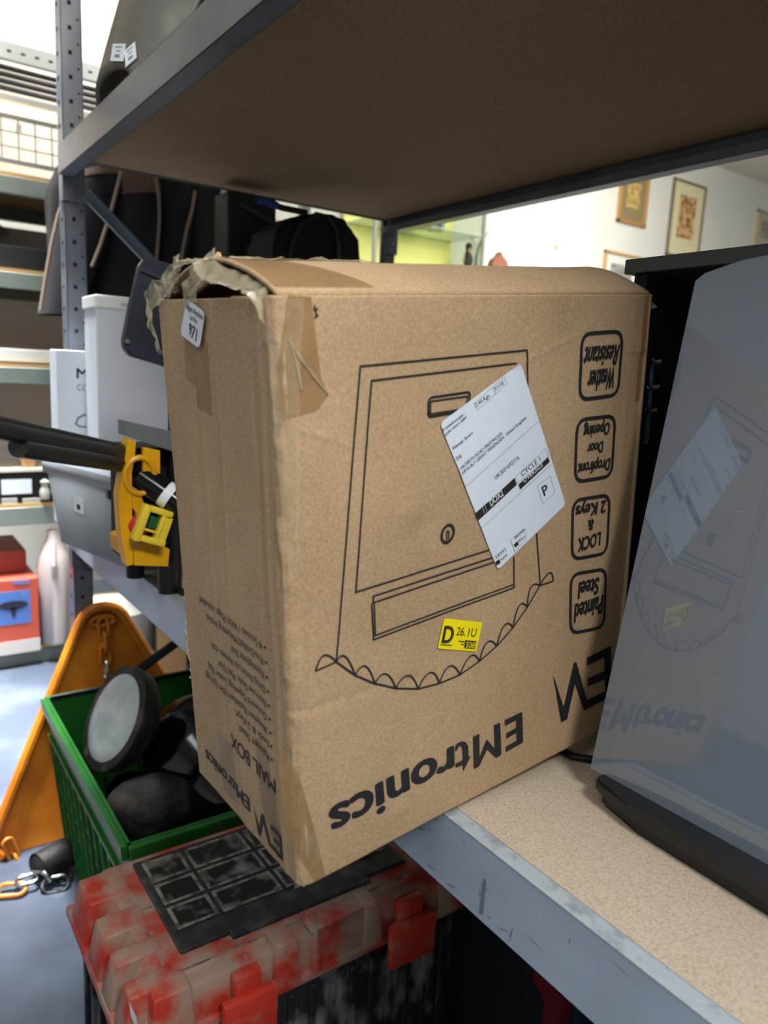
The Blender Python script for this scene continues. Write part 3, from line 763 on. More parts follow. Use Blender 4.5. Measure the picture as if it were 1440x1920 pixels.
# black power cord curling on the shelf between the carton and the cabinet
pts = []
for k in range(15):
    t = k / 14; pts.append(Vector((-0.50 + 0.10 * t + 0.02 * math.sin(t * 3), 0.60 - 0.030 * math.sin(t * PI * 0.9) + 0.02 * t, ZS + 0.004)))
m = MB(); q0 = on(1045, 1404, 2, ZS + 0.004); q1 = on(1075, 1418, 2, ZS + 0.004); q2 = on(1110, 1424, 2, ZS + 0.004)
m.tube([q0 + Vector((-0.08, 0.03, 0)), q0 + Vector((-0.03, 0.012, 0)), q0, q1, q2, q2 + Vector((0.02, 0.012, 0)), q2 + Vector((0.03, 0.06, 0)), q2 + Vector((0.0, 0.09, 0))], 0.004, n=10)
tag(m.build('power_cord', mat('black_cable', (14, 16, 20), 0.25), None, smooth=True), 'black power cord lying on the chipboard shelf beside the carton', 'cable')

# ================================================================ RED TOOLBOX
RED = mat('dusty_red_plastic', (172, 50, 36), 0.55, rgb2=(156, 132, 118), vs=17, lo=0.40, hi=0.60, bump=0.3, bs=60)
REDC = mat('red_plastic', (180, 52, 38), 0.42, rgb2=(168, 104, 90), vs=22, lo=0.5, hi=0.7)
BLKD = mat('black_plastic_with_plaster_dust', (24, 28, 36), 0.5, rgb2=(140, 142, 146), vs=30, lo=0.50, hi=0.80, bump=0.3, bs=120, stretch=(1, 1, 0.5))
DUST = mat('dust_filled_groove', (138, 132, 124), 0.9, rgb2=(84, 80, 76), vs=60)
CELL = mat('dusty_black_tray', (20, 21, 24), 0.45, rgb2=(132, 128, 122), vs=20, lo=0.50, hi=0.66, bump=0.2, bs=90)
tb = thing('toolbox', 'dusty red lidded black toolbox under the cardboard box', 'toolbox', (-0.96, 0.5, 0))
YN, YE = 0.235, 0.80; ZL = 0.4
m = MB(); m.box(-1.135, -0.835, YN + 0.012, YE - 0.012, 0.0, 0.325, bev=0.012)
for k in range(14):
    y = YN + 0.05 + k * 0.036; m.box(-0.838, -0.830, y, y + 0.012, 0.02, 0.30, bev=0.002, seg=1)
for k in range(6):
    x = -1.10 + k * 0.046; m.box(x, x + 0.012, YN + 0.006, YN + 0.014, 0.02, 0.30, bev=0.002, seg=1)
m.build('body', BLKD, tb, smooth=True)
m = MB()
m.box(-1.15, -0.822, YN - 0.008, YE, 0.318, 0.336, bev=0.005)
m.hexa([(-1.145, YN, 0.33), (-0.826, YN, 0.33), (-0.826, YE - 0.006, 0.33), (-1.145, YE - 0.006, 0.33),
        (-1.125, YN + 0.045, ZL - 0.004), (-0.858, YN + 0.045, ZL - 0.004), (-0.858, YE - 0.03, ZL - 0.004), (-1.125, YE - 0.03, ZL - 0.004)], bev=0.006)
m.hexa([(-0.90, YN + 0.02, 0.33), (-0.826, YN + 0.02, 0.33), (-0.826, YE - 0.02, 0.33), (-0.90, YE - 0.02, 0.33),
        (-0.90, YN + 0.05, ZL - 0.012), (-0.832, YN + 0.05, ZL - 0.012), (-0.832, YE - 0.02, ZL - 0.012), (-0.90, YE - 0.02, ZL - 0.012)], bev=0.004)
# buttresses at the near end
for x0_, x1_ in ((-1.12, -1.045), (-1.020, -0.965), (-0.945, -0.905), (-0.882, -0.842)):
    m.hexa([(x0_ - .005, YN - 0.006, 0.33), (x1_ + .005, YN - 0.006, 0.33), (x1_ + .005, YN + 0.07, 0.33), (x0_ - .005, YN + 0.07, 0.33),
            (x0_ + .004, YN + 0.006, ZL - 0.003), (x1_ - .004, YN + 0.006, ZL - 0.003), (x1_ - .004, YN + 0.07, ZL - 0.001), (x0_ + .004, YN + 0.07, ZL - 0.001)], bev=0.004)
# buttresses and sockets along the front
for y0_, y1_ in ((0.262, 0.318), (0.436, 0.476), (0.500, 0.512), (0.590, 0.620), (0.735, 0.775)):
    m.hexa([(-0.86, y0_ - .003, 0.33), (-0.818, y0_ - .003, 0.33), (-0.818, y1_ + .003, 0.33), (-0.86, y1_ + .003, 0.33),
            (-0.862, y0_ + .003, ZL - 0.001), (-0.826, y0_ + .003, ZL - 0.003), (-0.826, y1_ - .003, ZL - 0.003), (-0.862, y1_ - .003, ZL - 0.001)], bev=0.003)
m.box(-0.862, -0.830, 0.500, 0.60, ZL - 0.014, ZL - 0.004, bev=0.002, seg=1)
lid = m.build('lid', RED, tb, smooth=True, ang=0.7)
m = MB()
for q in ([(-1.10, 0.296), (-0.86, 0.296)], [(-0.858, 0.29), (-0.858, 0.76)], [(-1.0, 0.25), (-1.0, 0.32)], [(-0.93, 0.25), (-0.93, 0.32)], [(-0.876, 0.40), (-0.834, 0.40)], [(-0.876, 0.62), (-0.834, 0.62)], [(-0.876, 0.50), (-0.834, 0.50)]):
    a_, b2 = Vector(q[0]), Vector(q[1]); zz = ZL - 0.0035 if a_.x < -0.861 or abs(a_.x - b2.x) < 1e-4 else ZL - 0.0115
    stroke(m, [a_, b2], 0.0025, lambda x, y: Vector((x, y, (ZL - 0.0035 if x <= -0.8581 else ZL - 0.0115) + 0.0001)))
m.build('dust_lines', DUST, lid)
# latches
for y0_, y1_ in ((0.352, 0.432), (0.628, 0.715)):
    m = MB(); m.box(-0.816, -0.800, y0_, y1_, 0.288, 0.362, bev=0.004)
    m.box(-0.83, -0.812, y0_ + 0.02, y1_ - 0.02, 0.34, 0.388, bev=0.003)
    m.build('latch', REDC, tb, smooth=True)
# black tray panel let into the lid
px0, px1, py0, py1 = -1.108, -0.885, 0.322, 0.712
m = MB(); m.box(px0, px1, py0, py1, ZL - 0.008, ZL + 0.0015, bev=0.002, seg=1)
m.box(-0.895, -0.873, 0.395, 0.633, ZL - 0.006, ZL + 0.0022, bev=0.002, seg=1)
pan = m.build('organiser_panel', mat('scuffed_black_plastic', (40, 42, 46), 0.5, rgb2=(84, 84, 84), vs=30, lo=.5, hi=.75), tb, smooth=True)
xs = (-1.100, -1.038, -0.980, -0.922); ys = (0.330, 0.400, 0.505, 0.605, 0.70)
for i in range(3):
    for j in range(4):
        m = MB(); a0, a1, b0, b1 = xs[i] + .003, xs[i + 1] - .003, ys[j] + .003, ys[j + 1] - .003; zz = ZL + 0.0015
        m.box(a0, a1, b0, b1, zz, zz + 0.0012, bev=0.0006, seg=1)
        m.build('tray_cover', CELL, pan)
m = MB()
for i in range(3):
    for j in range(4):
        a0, a1, b0, b1 = xs[i] + .006, xs[i + 1] - .006, ys[j] + .006, ys[j + 1] - .006
        stroke(m, [Vector((a0, b0)), Vector((a1, b0)), Vector((a1, b1)), Vector((a0, b1))], 0.0055, lambda x, y: Vector((x, y, ZL + 0.0029)), closed=True)
m.build('dusty_rims', DUST, pan)
m = MB(); q = on(245, 1905, 2, ZL - 0.02); m.poly([q, q + Vector((0.02, 0.002, -0.005)), q + Vector((0.018, 0.002, 0.012)), q + Vector((-0.006, 0, 0.016))]); m.build('torn_sticker', WHITE_PRINT, lid)

# ================================================================ GREEN CRATE WITH LAMPS AND METALWARE
GREEN = mat('green_plastic', (32, 104, 38), 0.38, rgb2=(26, 88, 32), vs=6)
cr = thing('green_crate', 'green slotted plastic crate full of black metalware beside the toolbox', 'crate', (-1.5, 0.55, 0))
cx0, cx1, cy0, cy1, cz = -1.825, -1.160, 0.33, 0.80, 0.40; ti = 0.035; t = 0.006
def wallq(p0, p1, inn, name):
    """tapering crate wall from p0 to p1 (rim ends), inn = inward unit vector"""
    m = MB(); p0, p1, inn = Vector(p0), Vector(p1), Vector(inn); u = (p1 - p0)
    def pt(s_, z_, d=0.0): k = (1 - z_ / cz) * ti; q = p0 + u * s_ + inn * (k + d); q = q + (p0 + u * 0.5 - q).project(u) * (k * 2 / u.length); q.z = z_; return q
    m.hexa([pt(0, 0.01), pt(1, 0.01), pt(1, 0.01, t), pt(0, 0.01, t), pt(0, cz), pt(1, cz), pt(1, cz, t), pt(0, cz, t)])
    # rim fold and belts
    m.hexa([pt(0, cz - 0.03, -0.012), pt(1, cz - 0.03, -0.012), pt(1, cz - 0.03, 0), pt(0, cz - 0.03, 0), pt(0, cz, -0.012), pt(1, cz, -0.012), pt(1, cz, 0.0), pt(0, cz, 0)], bev=0.002)
    m.hexa([pt(0, cz - 0.10, -0.007), pt(1, cz - 0.10, -0.007), pt(1, cz - 0.10, 0), pt(0, cz - 0.10, 0), pt(0, cz - 0.09, -0.007), pt(1, cz - 0.09, -0.007), pt(1, cz - 0.09, 0.0), pt(0, cz - 0.09, 0)])
    n = max(3, int(u.length / 0.06))
    for i in range(n + 1):
        s_ = i / n * 0.97 + 0.01; ds = 0.004 / u.length
        m.hexa([pt(s_, 0.02, -0.006), pt(s_ + ds, 0.02, -0.006), pt(s_ + ds, 0.02, 0), pt(s_, 0.02, 0), pt(s_, cz - 0.095, -0.006), pt(s_ + ds, cz - 0.095, -0.006), pt(s_ + ds, cz - 0.095, 0), pt(s_, cz - 0.095, 0)])
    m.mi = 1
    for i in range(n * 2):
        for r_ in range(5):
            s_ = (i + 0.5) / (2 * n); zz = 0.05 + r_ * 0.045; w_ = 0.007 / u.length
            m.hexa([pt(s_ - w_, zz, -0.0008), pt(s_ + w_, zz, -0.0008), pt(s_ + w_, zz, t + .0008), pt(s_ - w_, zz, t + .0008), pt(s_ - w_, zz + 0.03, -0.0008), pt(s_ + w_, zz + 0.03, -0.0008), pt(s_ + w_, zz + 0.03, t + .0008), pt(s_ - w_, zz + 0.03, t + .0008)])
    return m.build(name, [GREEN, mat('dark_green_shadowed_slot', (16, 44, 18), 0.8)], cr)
wallq((cx0, cy0, cz), (cx1, cy0, cz), (0, 1, 0), 'side_wall'); wallq((cx1, cy1, cz), (cx0, cy1, cz), (0, -1, 0), 'side_wall')
wallq((cx0, cy1, cz), (cx0, cy0, cz), (1, 0, 0), 'end_wall'); wallq((cx1, cy0, cz), (cx1, cy1, cz), (-1, 0, 0), 'end_wall')
m = MB(); m.box(cx0 + ti, cx1 - ti, cy0 + ti, cy1 - ti, 0.0, 0.012); m.build('bottom', GREEN, cr)
m = MB(); m.box(cx1 - 0.03, cx1 - 0.022, cy0 + 0.02, cy1 - 0.02, cz - 0.028, cz - 0.016, bev=0.002); m.build('hinge_rod', BLACKP, cr)
m = MB(); m.box(cx0 + 0.004, cx0 + 0.012, cy0 + 0.01, cy1 - 0.01, cz - 0.005, cz + 0.006, bev=0.002); m.build('hinge_rod', BLACKP, cr)

GL = mat('worn_dark_metal', (24, 24, 25), 0.6, rgb2=(78, 70, 62), vs=24, lo=.48, hi=.75, bump=.5, bs=80)
GLOSS = mat('glossy_black_enamel', (8, 9, 14), 0.12, coat=0.25, rgb2=(15, 14, 18), vs=14)
def orient(loc, nrm, spin=0):
    q = Vector(nrm).to_track_quat('Z', 'Y'); return Matrix.Translation(loc) @ q.to_matrix().to_4x4() @ Matrix.Rotation(spin, 4, 'Z')
# pale round-lensed lamp leaning on the crate's far wall
lc = on(219, 1346, 0, -1.52)
lampn = Vector((0.10, -0.88, 0.46)).normalized()
M_ = orient(lc, lampn) @ Matrix.Scale(0.92, 4)
lamp = thing('round_work_lamp', 'round lamp with a milky lens leaning in the green crate', 'lamp', tuple(lc))
m = MB(); m.lathe([(0.03, -0.07), (0.085, -0.06), (0.116, -0.03), (0.122, 0.0), (0.120, 0.008), (0.108, 0.010)], n=40, M=M_, sx=1.0, sy=1.0); m.build('housing', GL, lamp, smooth=True)
m = MB(); m.lathe([(0.110, 0.004), (0.10, 0.010), (0.07, 0.018), (0.0001, 0.022)], n=40, M=M_); m.build('lens', mat('milky_glass', (176, 184, 188), 0.2, rgb2=(150, 158, 164), vs=9), lamp, smooth=True)
def shade(name, label, cat, loc, nrm, r, dpt, mt, sx=1, sy=1, grp=None):
    m = MB(); M_ = orient(Vector(loc), nrm)
    m.lathe([(0.018, dpt), (r * 0.35, dpt * 0.97), (r * 0.72, dpt * 0.72), (r * 0.94, dpt * 0.35), (r, 0.0), (r * 0.985, 0.0), (r * 0.92, dpt * 0.33), (r * 0.70, dpt * 0.68), (0.015, dpt * 0.93)], n=36, M=M_, sx=sx, sy=sy)
    return tag(m.build(name, mt, None, smooth=True), label, cat, grp)
shade('enamel_lamp_shade', 'glossy black domed shade in the crate next to the carton corner', 'lamp shade', on(335, 1385, 0, -1.47) + Vector((0, 0.03, -0.02)), (0.25, -0.55, 0.8), 0.125, 0.07, GLOSS)
shade('enamel_lamp_shade', 'glossy black shade lying low in the crate under the other shade', 'lamp shade', on(385, 1450, 0, -1.33) + Vector((0, 0.06, -0.03)), (0.35, -0.2, 0.9), 0.095, 0.05, GLOSS)
shade('metal_bowl', 'dull black dented bowl in the crate, nearest the toolbox', 'bowl', on(247, 1500, 0, -1.36) + Vector((-.01, 0.045, -0.035)), (0.80, -0.35, 0.40), 0.082, 0.03, GL, 1.15, 0.8)
m = MB(); m.lathe([(0.02, -0.12), (0.055, -0.10), (0.06, 0.05), (0.05, 0.08), (0.045, 0.05)], n=24, M=orient(on(205, 1470, 0, -1.52) + Vector((0, 0.05, -0.09)), (0.15, -0.1, 0.95)))
tag(m.build('enamel_cup', GLOSS, None, smooth=True), 'small glossy black enamel cup in the crate beside the near wall', 'cup')
m = MB(); m.lathe([(0.03, -0.05), (0.10, -0.045), (0.11, -0.0), (0.10, 0.02), (0.03, 0.025)], n=28, M=orient(on(340, 1500, 0, -1.30) + Vector((0, 0.07, -0.10)), (0.2, -0.1, 0.95)))
tag(m.build('metal_disc', mat('rust_spotted_black_metal', (22, 21, 22), 0.3, rgb2=(96, 78, 66), vs=40, lo=.58, hi=.8), None, smooth=True), 'rust spotted black metal disc at the right of the crate', 'metal plate')
m = MB(); a_ = on(262, 1255, 0, -1.62); b2 = on(345, 1195, 0, -1.70); m.tube([a_ + (a_ - b2) * 0.35, a_, b2], 0.011, n=10)
tag(m.build('black_rod', mat('black_rubber', (30, 30, 32), 0.6), None, smooth=True), 'black rod sticking up out of the crate above the lamp', 'rod')

# ================================================================ ORANGE TRIANGULAR STEEL PLATE WITH CHAINS
ORANGE = mat('orange_painted_steel', (214, 130, 30), 0.42, rgb2=(190, 108, 24), vs=9, bump=.15, bs=30)
clamp = thing('wheel_clamp', 'orange triangular steel plate with chain leaning behind the green crate', 'steel plate', (-1.9, 0.5, 0))
pn = Vector((1, 0, 0.17)).normalized()
def PT(y, z_, d=0.0): return Vector((-1.850 - 0.17 * z_, y, z_)) + pn * d
apc = (0.492, 0.515); out = []
for k in range(13):
    t = 2.78 - k * (2.78 - 0.42) / 12; out.append((apc[0] + 0.062 * math.cos(t), apc[1] + 0.058 * math.sin(t)))
tri = [(0.225, 0.0), (0.205, 0.03), (0.215, 0.07)] + out + [(0.79, 0.07), (0.80, 0.03), (0.78, 0.0)]
m = MB(); m.prism([PT(y, z_ + 0.002) for y, z_ in tri], pn * 0.004); m.build('plate', ORANGE, clamp)
m = MB(); k = len(tri); rimp = [PT(y, z_ + 0.004 if z_ < .01 else z_, 0.012) for y, z_ in tri]
m.tube(rimp, 0.013, n=10); m.build('rolled_rim', ORANGE, clamp, smooth=True)
def link(m, c, t, nrm, L=0.022, w_=0.011, r=0.004):
    t = Vector(t).normalized(); s_ = Vector(nrm).cross(t).normalized(); P_ = []
    for k in range(20):
        a_ = 2 * PI * k / 20; ex = math.cos(a_) * w_; ey = math.sin(a_) * w_ + (L - w_ if math.sin(a_) > 0 else -(L - w_)); P_.append(Vector(c) + s_ * ex + t * ey)
    m.tube(P_, r, n=8, closed=True)
def chain(path, mt, name, parent, L=0.024, w_=0.012, r=0.0042, turn=Vector((1, 0, 0))):
    for i, (a_, b2) in enumerate(zip(path[:-1], path[1:])):
        d = Vector(b2) - Vector(a_); c = (Vector(a_) + Vector(b2)) / 2
        n_ = turn if i % 2 == 0 else turn.cross(d).normalized()
        m = MB(); link(m, c, d, n_, max(L, d.length * 0.72), w_, r); m.build(name, mt[i] if isinstance(mt, list) else mt, parent, smooth=True)
m = MB(); m.tube([PT(0.492 + 0.03 * math.cos(a_ * PI / 8), 0.535 + 0.012 * math.sin(a_ * PI / 8), 0.012) for a_ in range(16)], 0.006, n=8, closed=True); m.build('eyelet', ORANGE, clamp, smooth=True)
ch = [PT(0.492, 0.535 - 0.036 * k, 0.016) for k in range(5)]
chain(ch, [ORANGE, ORANGE, ORANGE, ZINC], 'chain_link', clamp)
bl = [on(u, v, 0, -1.85) + Vector((0.02, 0, 0)) for u, v in ((12, 1572), (25, 1600), (33, 1632))]
chain(bl, ORANGE, 'chain_link', clamp, turn=Vector((1, 0.3, 0)))
SH = mat('tarnished_chain_steel', (120, 122, 124), 0.3, metal=0.9, rgb2=(60, 58, 56), vs=40)
pile = thing('shackle_chain', 'silver chain links and dark ring heaped on the floor beside the orange plate', 'chain', tuple(on(90, 1670, 2, 0)))
for (u, v, ax, nn, L, mt) in ((22, 1668, (0.4, 1, 0), (0.3, 0, 1), 0.030, ORANGE), (52, 1655, (0.2, 1, 0.1), (0, 0, 1), 0.024, ZINC), (78, 1650, (0.9, 0.3, 0.4), (0, 1, 0.5), 0.034, ZINC), (104, 1658, (0.2, 1, 0), (1, 0, 1), 0.028, SH), (118, 1640, (1, .3, 0), (0, 0, 1), 0.022, SH)):
    c = on(u, v, 2, 0.012); m = MB(); link(m, c + Vector((0, 0, 0.008 if nn[2] < 1 or ax[2] else 0)), ax, nn, L, 0.016, 0.0048); m.build('chain_link', mt, pile, smooth=True)
m = MB(); c = on(88, 1622, 2, 0.04); m.tube([c + Vector((0, -0.02, 0)), c + Vector((-0.03, 0.05, 0))], 0.034, n=20, cap=False); m.tube([c + Vector((0, -0.019, 0)), c + Vector((-0.03, 0.05, 0))], 0.029, n=20); m.build('steel_sleeve', GL, pile, smooth=True)

# ================================================================ THINGS ON THE LOWER SHELF (left)
WC = mat('white_printed_carton', (206, 212, 222), 0.6, rgb2=(198, 206, 217), vs=5, bump=.15, bs=30)
wc = thing('white_carton', 'tall white carton standing on the shelf behind the clear bin', 'cardboard box', (-1.81, 0.62, ZS))
m = MB(); m.box(-1.865, -1.76, 0.447, 0.80, ZS, 1.318, bev=0.003); m.build('carton_body', WC, wc)
m = MB(); m.box(-1.868, -1.757, 0.443, 0.803, 1.316, 1.346, bev=0.004); m.build('lid', mat('white_lid', (228, 230, 232), 0.5), wc)
m = MB(); m.box(-1.7565, -1.7555, 0.50, 0.60, 1.326, 1.332); m.build('tape_strip', mat('pale_tape', (196, 190, 180), 0.4), wc)
wc2 = thing('white_carton', 'narrow white carton marked with a grey M, left of the taller carton', 'cardboard box', (-1.9, 0.5, ZS))
x2 = -1.872
p_ = on(105, 655, 0, x2); m = MB(); m.box(-1.945, x2, p_.y, 0.80, ZS, p_.z, bev=0.002); m.build('carton_body', WC, wc2)
m = MB()
def WP(x, y): return Vector((x2 + 0.0008, x, y))
def wq(u, v): q = on(u, v, 0, x2); return (q.y, q.z)
GI = mat('grey_ink', (98, 106, 120), 0.6)
add_text(m, 'M', wq(144, 709), wq(163, 710), wq(144, 690), WP, .02)
add_text(m, 'CC', wq(144, 732), wq(163, 733), wq(144, 720), WP, 0)
c_ = [wq(*p) for p in ((142, 795), (146, 784), (157, 778), (164, 778), (168, 800), (150, 800))]
stroke(m, [Vector(p) for p in c_], 0.004, WP, closed=True)
m.build('printed_marks', GI, wc2)

# clear plastic bin
BINM = mat('translucent_bin_plastic', (142, 148, 156), 0.28, alpha=0.88, rgb2=(130, 136, 143), vs=4)
def loft(m, fp0, fp1, z0, z1, r0, r1, bottom=True):
    a_ = rrect([Vector(p) for p in fp0], r0, 6); b2 = rrect([Vector(p) for p in fp1], r1, 6)
    A_ = [m.bm.verts.new((p.x, p.y, z0)) for p in a_]; B_ = [m.bm.verts.new((p.x, p.y, z1)) for p in b2]; k = len(A_)
    for i in range(k): m._tag([m.bm.faces.new((A_[i], A_[(i + 1) % k], B_[(i + 1) % k], B_[i]))])
    if bottom: m._tag([m.bm.faces.new(A_)])
    return B_
bin_ = thing('storage_bin', 'translucent grey plastic storage bin hanging over the shelf edge at the rack post', 'storage bin', (-1.58, 0.55, ZS))
e0 = on(107, 1012, 2, ZS + .002); e1 = on(170, 1044, 2, ZS + .002); e2 = on(243, 1066, 2, ZS + .002)
u_ = Vector((e2 - e0)); u_.z = 0; L_ = 0.33; u_.normalize(); v_ = Vector((0, 1, 0))
def bq(a_, b_): q = e0 + u_ * a_ + v_ * b_; return (q.x, q.y)
fp0 = [bq(0.0, 0), bq(L_, 0), bq(L_, 0.24), bq(0.0, 0.24)]; fp1 = [bq(-0.02, -0.02), bq(L_ + 0.02, -0.02), bq(L_ + 0.02, 0.26), bq(-0.02, 0.26)]
m = MB(); loft(m, fp0, fp1, ZS + 0.001, 0.985, 0.03, 0.03)
bb = m.build('bin_body', BINM, bin_, smooth=True); md = bb.modifiers.new('t', 'SOLIDIFY'); md.thickness = 0.0025
m = MB(); loft(m, [bq(-0.024, -0.024), bq(L_ + 0.024, -0.024), bq(L_ + 0.024, 0.264), bq(-0.024, 0.264)], [bq(-0.026, -0.026), bq(L_ + 0.026, -0.026), bq(L_ + 0.026, 0.266), bq(-0.026, 0.266)], 0.962, 0.988, 0.032, 0.032, False)
rm = m.build('rim', BINM, bin_, smooth=True); md = rm.modifiers.new('t', 'SOLIDIFY'); md.thickness = 0.003
q = on(157, 925, 1, 0.36)
m = MB(); nb = -v_; c_ = e0 + u_ * 0.135 + nb * 0.0135; c_.z = 0.915
m.prism([c_ + u_ * a_ + Vector((0, 0, b_)) for a_, b_ in ((-0.02, -0.02), (0.02, -0.022), (0.02, 0.012), (-0.02, 0.014))], nb * 0.0005)
lb_ = m.build('lot_sticker', WHITE_PRINT, bin_)
m = MB(); m.prism([c_ + nb * 0.0006 + u_ * a_ + Vector((0, 0, b_)) for a_, b_ in ((-0.006, -0.014), (0.008, -0.015), (0.008, -0.004), (-0.006, -0.003))], nb * 0.0002); m.build('sticker_print', INK, lb_)
m = MB(); c_ = e0 + u_ * 0.27 + nb * 0.016; c_.z = 0.955; m.box(c_.x - .008, c_.x + .012, c_.y - 0.006, c_.y + .004, c_.z - 0.012, c_.z + 0.006, bev=.002); m.build('clip', BLACKP, bin_)

# yellow saw lying on its side
YEL = mat('yellow_powder_coat', (226, 168, 20), 0.35, rgb2=(212, 152, 14), vs=10)
YPL = mat('yellow_moulded_plastic', (232, 206, 60), 0.35)
saw = thing('bench_saw', 'yellow framed bench saw lying on its side on the shelf', 'power saw', (-1.2, 0.5, ZS))
SX = -1.22
def sp(u, v, x=SX): return on(u, v, 0, x)
# yellow flange plate (left) following its outline
fl = [sp(*p) for p in ((240, 822), (255, 828), (252, 862), (247, 885), (248, 1000), (250, 1058), (238, 1062), (227, 1005), (222, 930), (232, 870))]
m = MB(); m.prism(fl, (-0.03, 0.0, 0)); 
m.prism([sp(*p) for p in ((250, 1030), (252, 1060), (315, 1062), (318, 1030), (295, 1020), (270, 1018))], (-0.14, 0, 0)); m.build('yellow_frame', YEL, saw)
m = MB(); m.prism([sp(*p) for p in ((268, 838), (268, 885), (300, 888), (300, 845))], (-0.01, 0, 0)); m.prism([sp(*p) for p in ((248, 925), (262, 922), (270, 945), (270, 1000), (258, 1000), (255, 960), (248, 950))], (-0.01, 0, 0)); m.build('inner_rib', YEL, saw)
m = MB(); a_ = sp(252, 868, SX - .02); cc = sp(262, 892, SX + 0.0)
m.tube([cc + Vector((0.0, 0.024 * math.cos(k * PI / 8), 0.030 * math.sin(k * PI / 8))) for k in range(16)], 0.005, n=8, closed=True); m.build('motor_collar', YEL, saw, smooth=True)
m = MB(); m.box(SX - 0.16, SX - 0.05, sp(258, 900).y, 0.70, 0.86, 1.06); m.build('inner_housing', BLACKM, saw)
m = MB(); m.hexa([sp(*p) + Vector((d, 0, 0)) for d, p in ((-0.05, (238, 818)), (0, (238, 818)), (0, (335, 850)), (-0.05, (335, 850)), (-0.05, (238, 790)), (0, (238, 790)), (0, (335, 812)), (-0.05, (335, 812)))])
m.build('table_top', mat('grey_cast_metal', (104, 112, 114), 0.4), saw)
m = MB(); m.tube([sp(262, 893, SX - 0.02), sp(342, 948, SX + 0.02)], 0.0225, n=20); mt_ = m.build('motor', mat('glossy_black_tube', (18, 18, 20), 0.15), saw, smooth=True)
m = MB(); p0_, p1_ = sp(308, 924, SX + 0.005), sp(322, 934, SX + 0.012); m.tube([p0_, p1_], 0.0229, n=20, cap=False); m.build('white_tag', WHITE_PRINT, mt_, smooth=True)
sw = MB(); R_ = Matrix.Translation(sp(290, 985, SX + 0.02)) @ Matrix.Rotation(math.radians(-20), 4, 'X')
for bx_ in ((-.01, .012, -.030, -.018, -.032, .030), (-.01, .012, -.018, .020, .020, .030), (-.01, .012, .004, .010, -.022, .022), (-.01, .012, -.018, .024, -.030, -.020), (-.01, .008, .010, .024, -.026, .020), (-.01, .010, -.018, .006, -.012, -.008)): sw.box(*bx_, M=R_, bev=0.002)
swo = sw.build('switch_box', YPL, saw, smooth=True)
m = MB(); m.box(-.008, .006, -.012, .002, -.006, .014, M=R_, bev=.002); m.build('green_button', mat('green_button', (16, 90, 50), 0.4), swo)
m = MB(); m.tube([sp(252, 985, SX - 0.01), sp(268, 985, SX + .01)], 0.016, n=18); m.build('red_button', mat('red_button', (196, 38, 60), 0.35), swo, smooth=True)
m = MB(); m.tube([sp(310, 1000, SX - 0.06), sp(336, 1020, SX - 0.06)], 0.03, n=14); m.build('black_knob', BLACKP, saw, smooth=True)
f_ = sp(322, 1062, SX + .0)
m = MB(); m.lathe([(0.016, 0), (0.018, f_.z - ZS + 0.006)], c=(f_.x - 0.02, f_.y, ZS + 0.0005), n=18); m.build('rubber_foot', BLACKP, saw, smooth=True)
m = MB(); m.lathe([(0.016, 0), (0.018, 0.05)], c=(SX - 0.14, f_.y - .02, ZS + 0.0005), n=18); m.build('rubber_foot', BLACKP, saw, smooth=True)
for (ua, va, xa, ub, vb) in ((-60, 790, -1.02, 242, 853), (34, 836, -1.08, 242, 870)):
    m = MB(); a_ = on(ua, va, 0, xa); b2 = sp(ub, vb, SX - 0.035); m.tube([a_, b2], 0.0155, n=18); tl_ = m.build('leg_tube', mat('black_steel_tube', (34, 35, 37), 0.35), saw, smooth=True)

# black plastic guard behind the carton
gd = thing('plastic_guard', 'black plastic guard standing behind the left edge of the cardboard box', 'guard', (-1.25, 0.5, ZS))
GX = -1.24
m = MB(); m.prism([on(u, v, 0, GX) for u, v in ((262, 500), (268, 488), (282, 483), (330, 497), (345, 700), (300, 684), (246, 668), (235, 655), (232, 640), (246, 570))], (-0.02, 0, 0))
bmesh.ops.bevel(m.bm, geom=m.bm.edges[:], offset=0.002, segments=2, affect='EDGES')
m.build('guard_plate', mat('navy_black_plastic', (34, 40, 50), 0.32, rgb2=(44, 50, 62), vs=9), gd)
m = MB(); m.tube([on(u, v, 0, GX + .002) for u, v in ((264, 506), (285, 515), (330, 533))], 0.003, n=8); m.build('moulded_ridge', mat('dark_ridge', (60, 66, 76), .35), gd, smooth=True)
m = MB(); q = on(238, 640, 0, GX + .001); m.tube([q, q + Vector((0.004, 0, 0))], 0.004, n=10); m.build('screw', ZINC, gd)
q = on(332, 640, 0, GX); m = MB(); m.tube([(GX - .01, q.y, ZS + 0.001), (GX - .01, q.y, q.z + 0.02)], 0.012, n=12); m.tube([(GX - .05, q.y, ZS + .006), (GX + .03, q.y, ZS + .006)], 0.006, n=8); m.build('support_stem', BLACKP, gd)

# ================================================================ BLACK BACKPACK AND DARK CASE AT THE RACK'S BACK LEFT
BP_ = mat('black_nylon', (12, 12, 17), 0.7, bump=.2, bs=300)
by = 1.02
bk = thing('backpack', 'black padded backpack hanging under the upper shelf at the back of the rack', 'backpack', (-1.72, by + 0.2, ZS))
def bpq(u, v, x=-1.62): return on(u, v, 0, x)
m = MB(); outl = [(515, 497), (518, 440), (530, 415), (560, 402), (600, 398), (640, 402), (662, 418), (672, 450), (684, 500)]
prof = [bpq(u, v) for u, v in outl]
prof = [Vector((q.x, q.y, q.z)) for q in prof]; lowl = [Vector((q.x, q.y, ZS + 0.01)) for q in (prof[-1] + Vector((0, .02, 0)), prof[0] - Vector((0, .02, 0)))]
m.prism(prof + lowl, (-0.16, 0, 0)); bmesh.ops.bevel(m.bm, geom=m.bm.edges[:], offset=0.014, segments=3, affect='EDGES'); m.build('bag_body', BP_, bk, smooth=True)
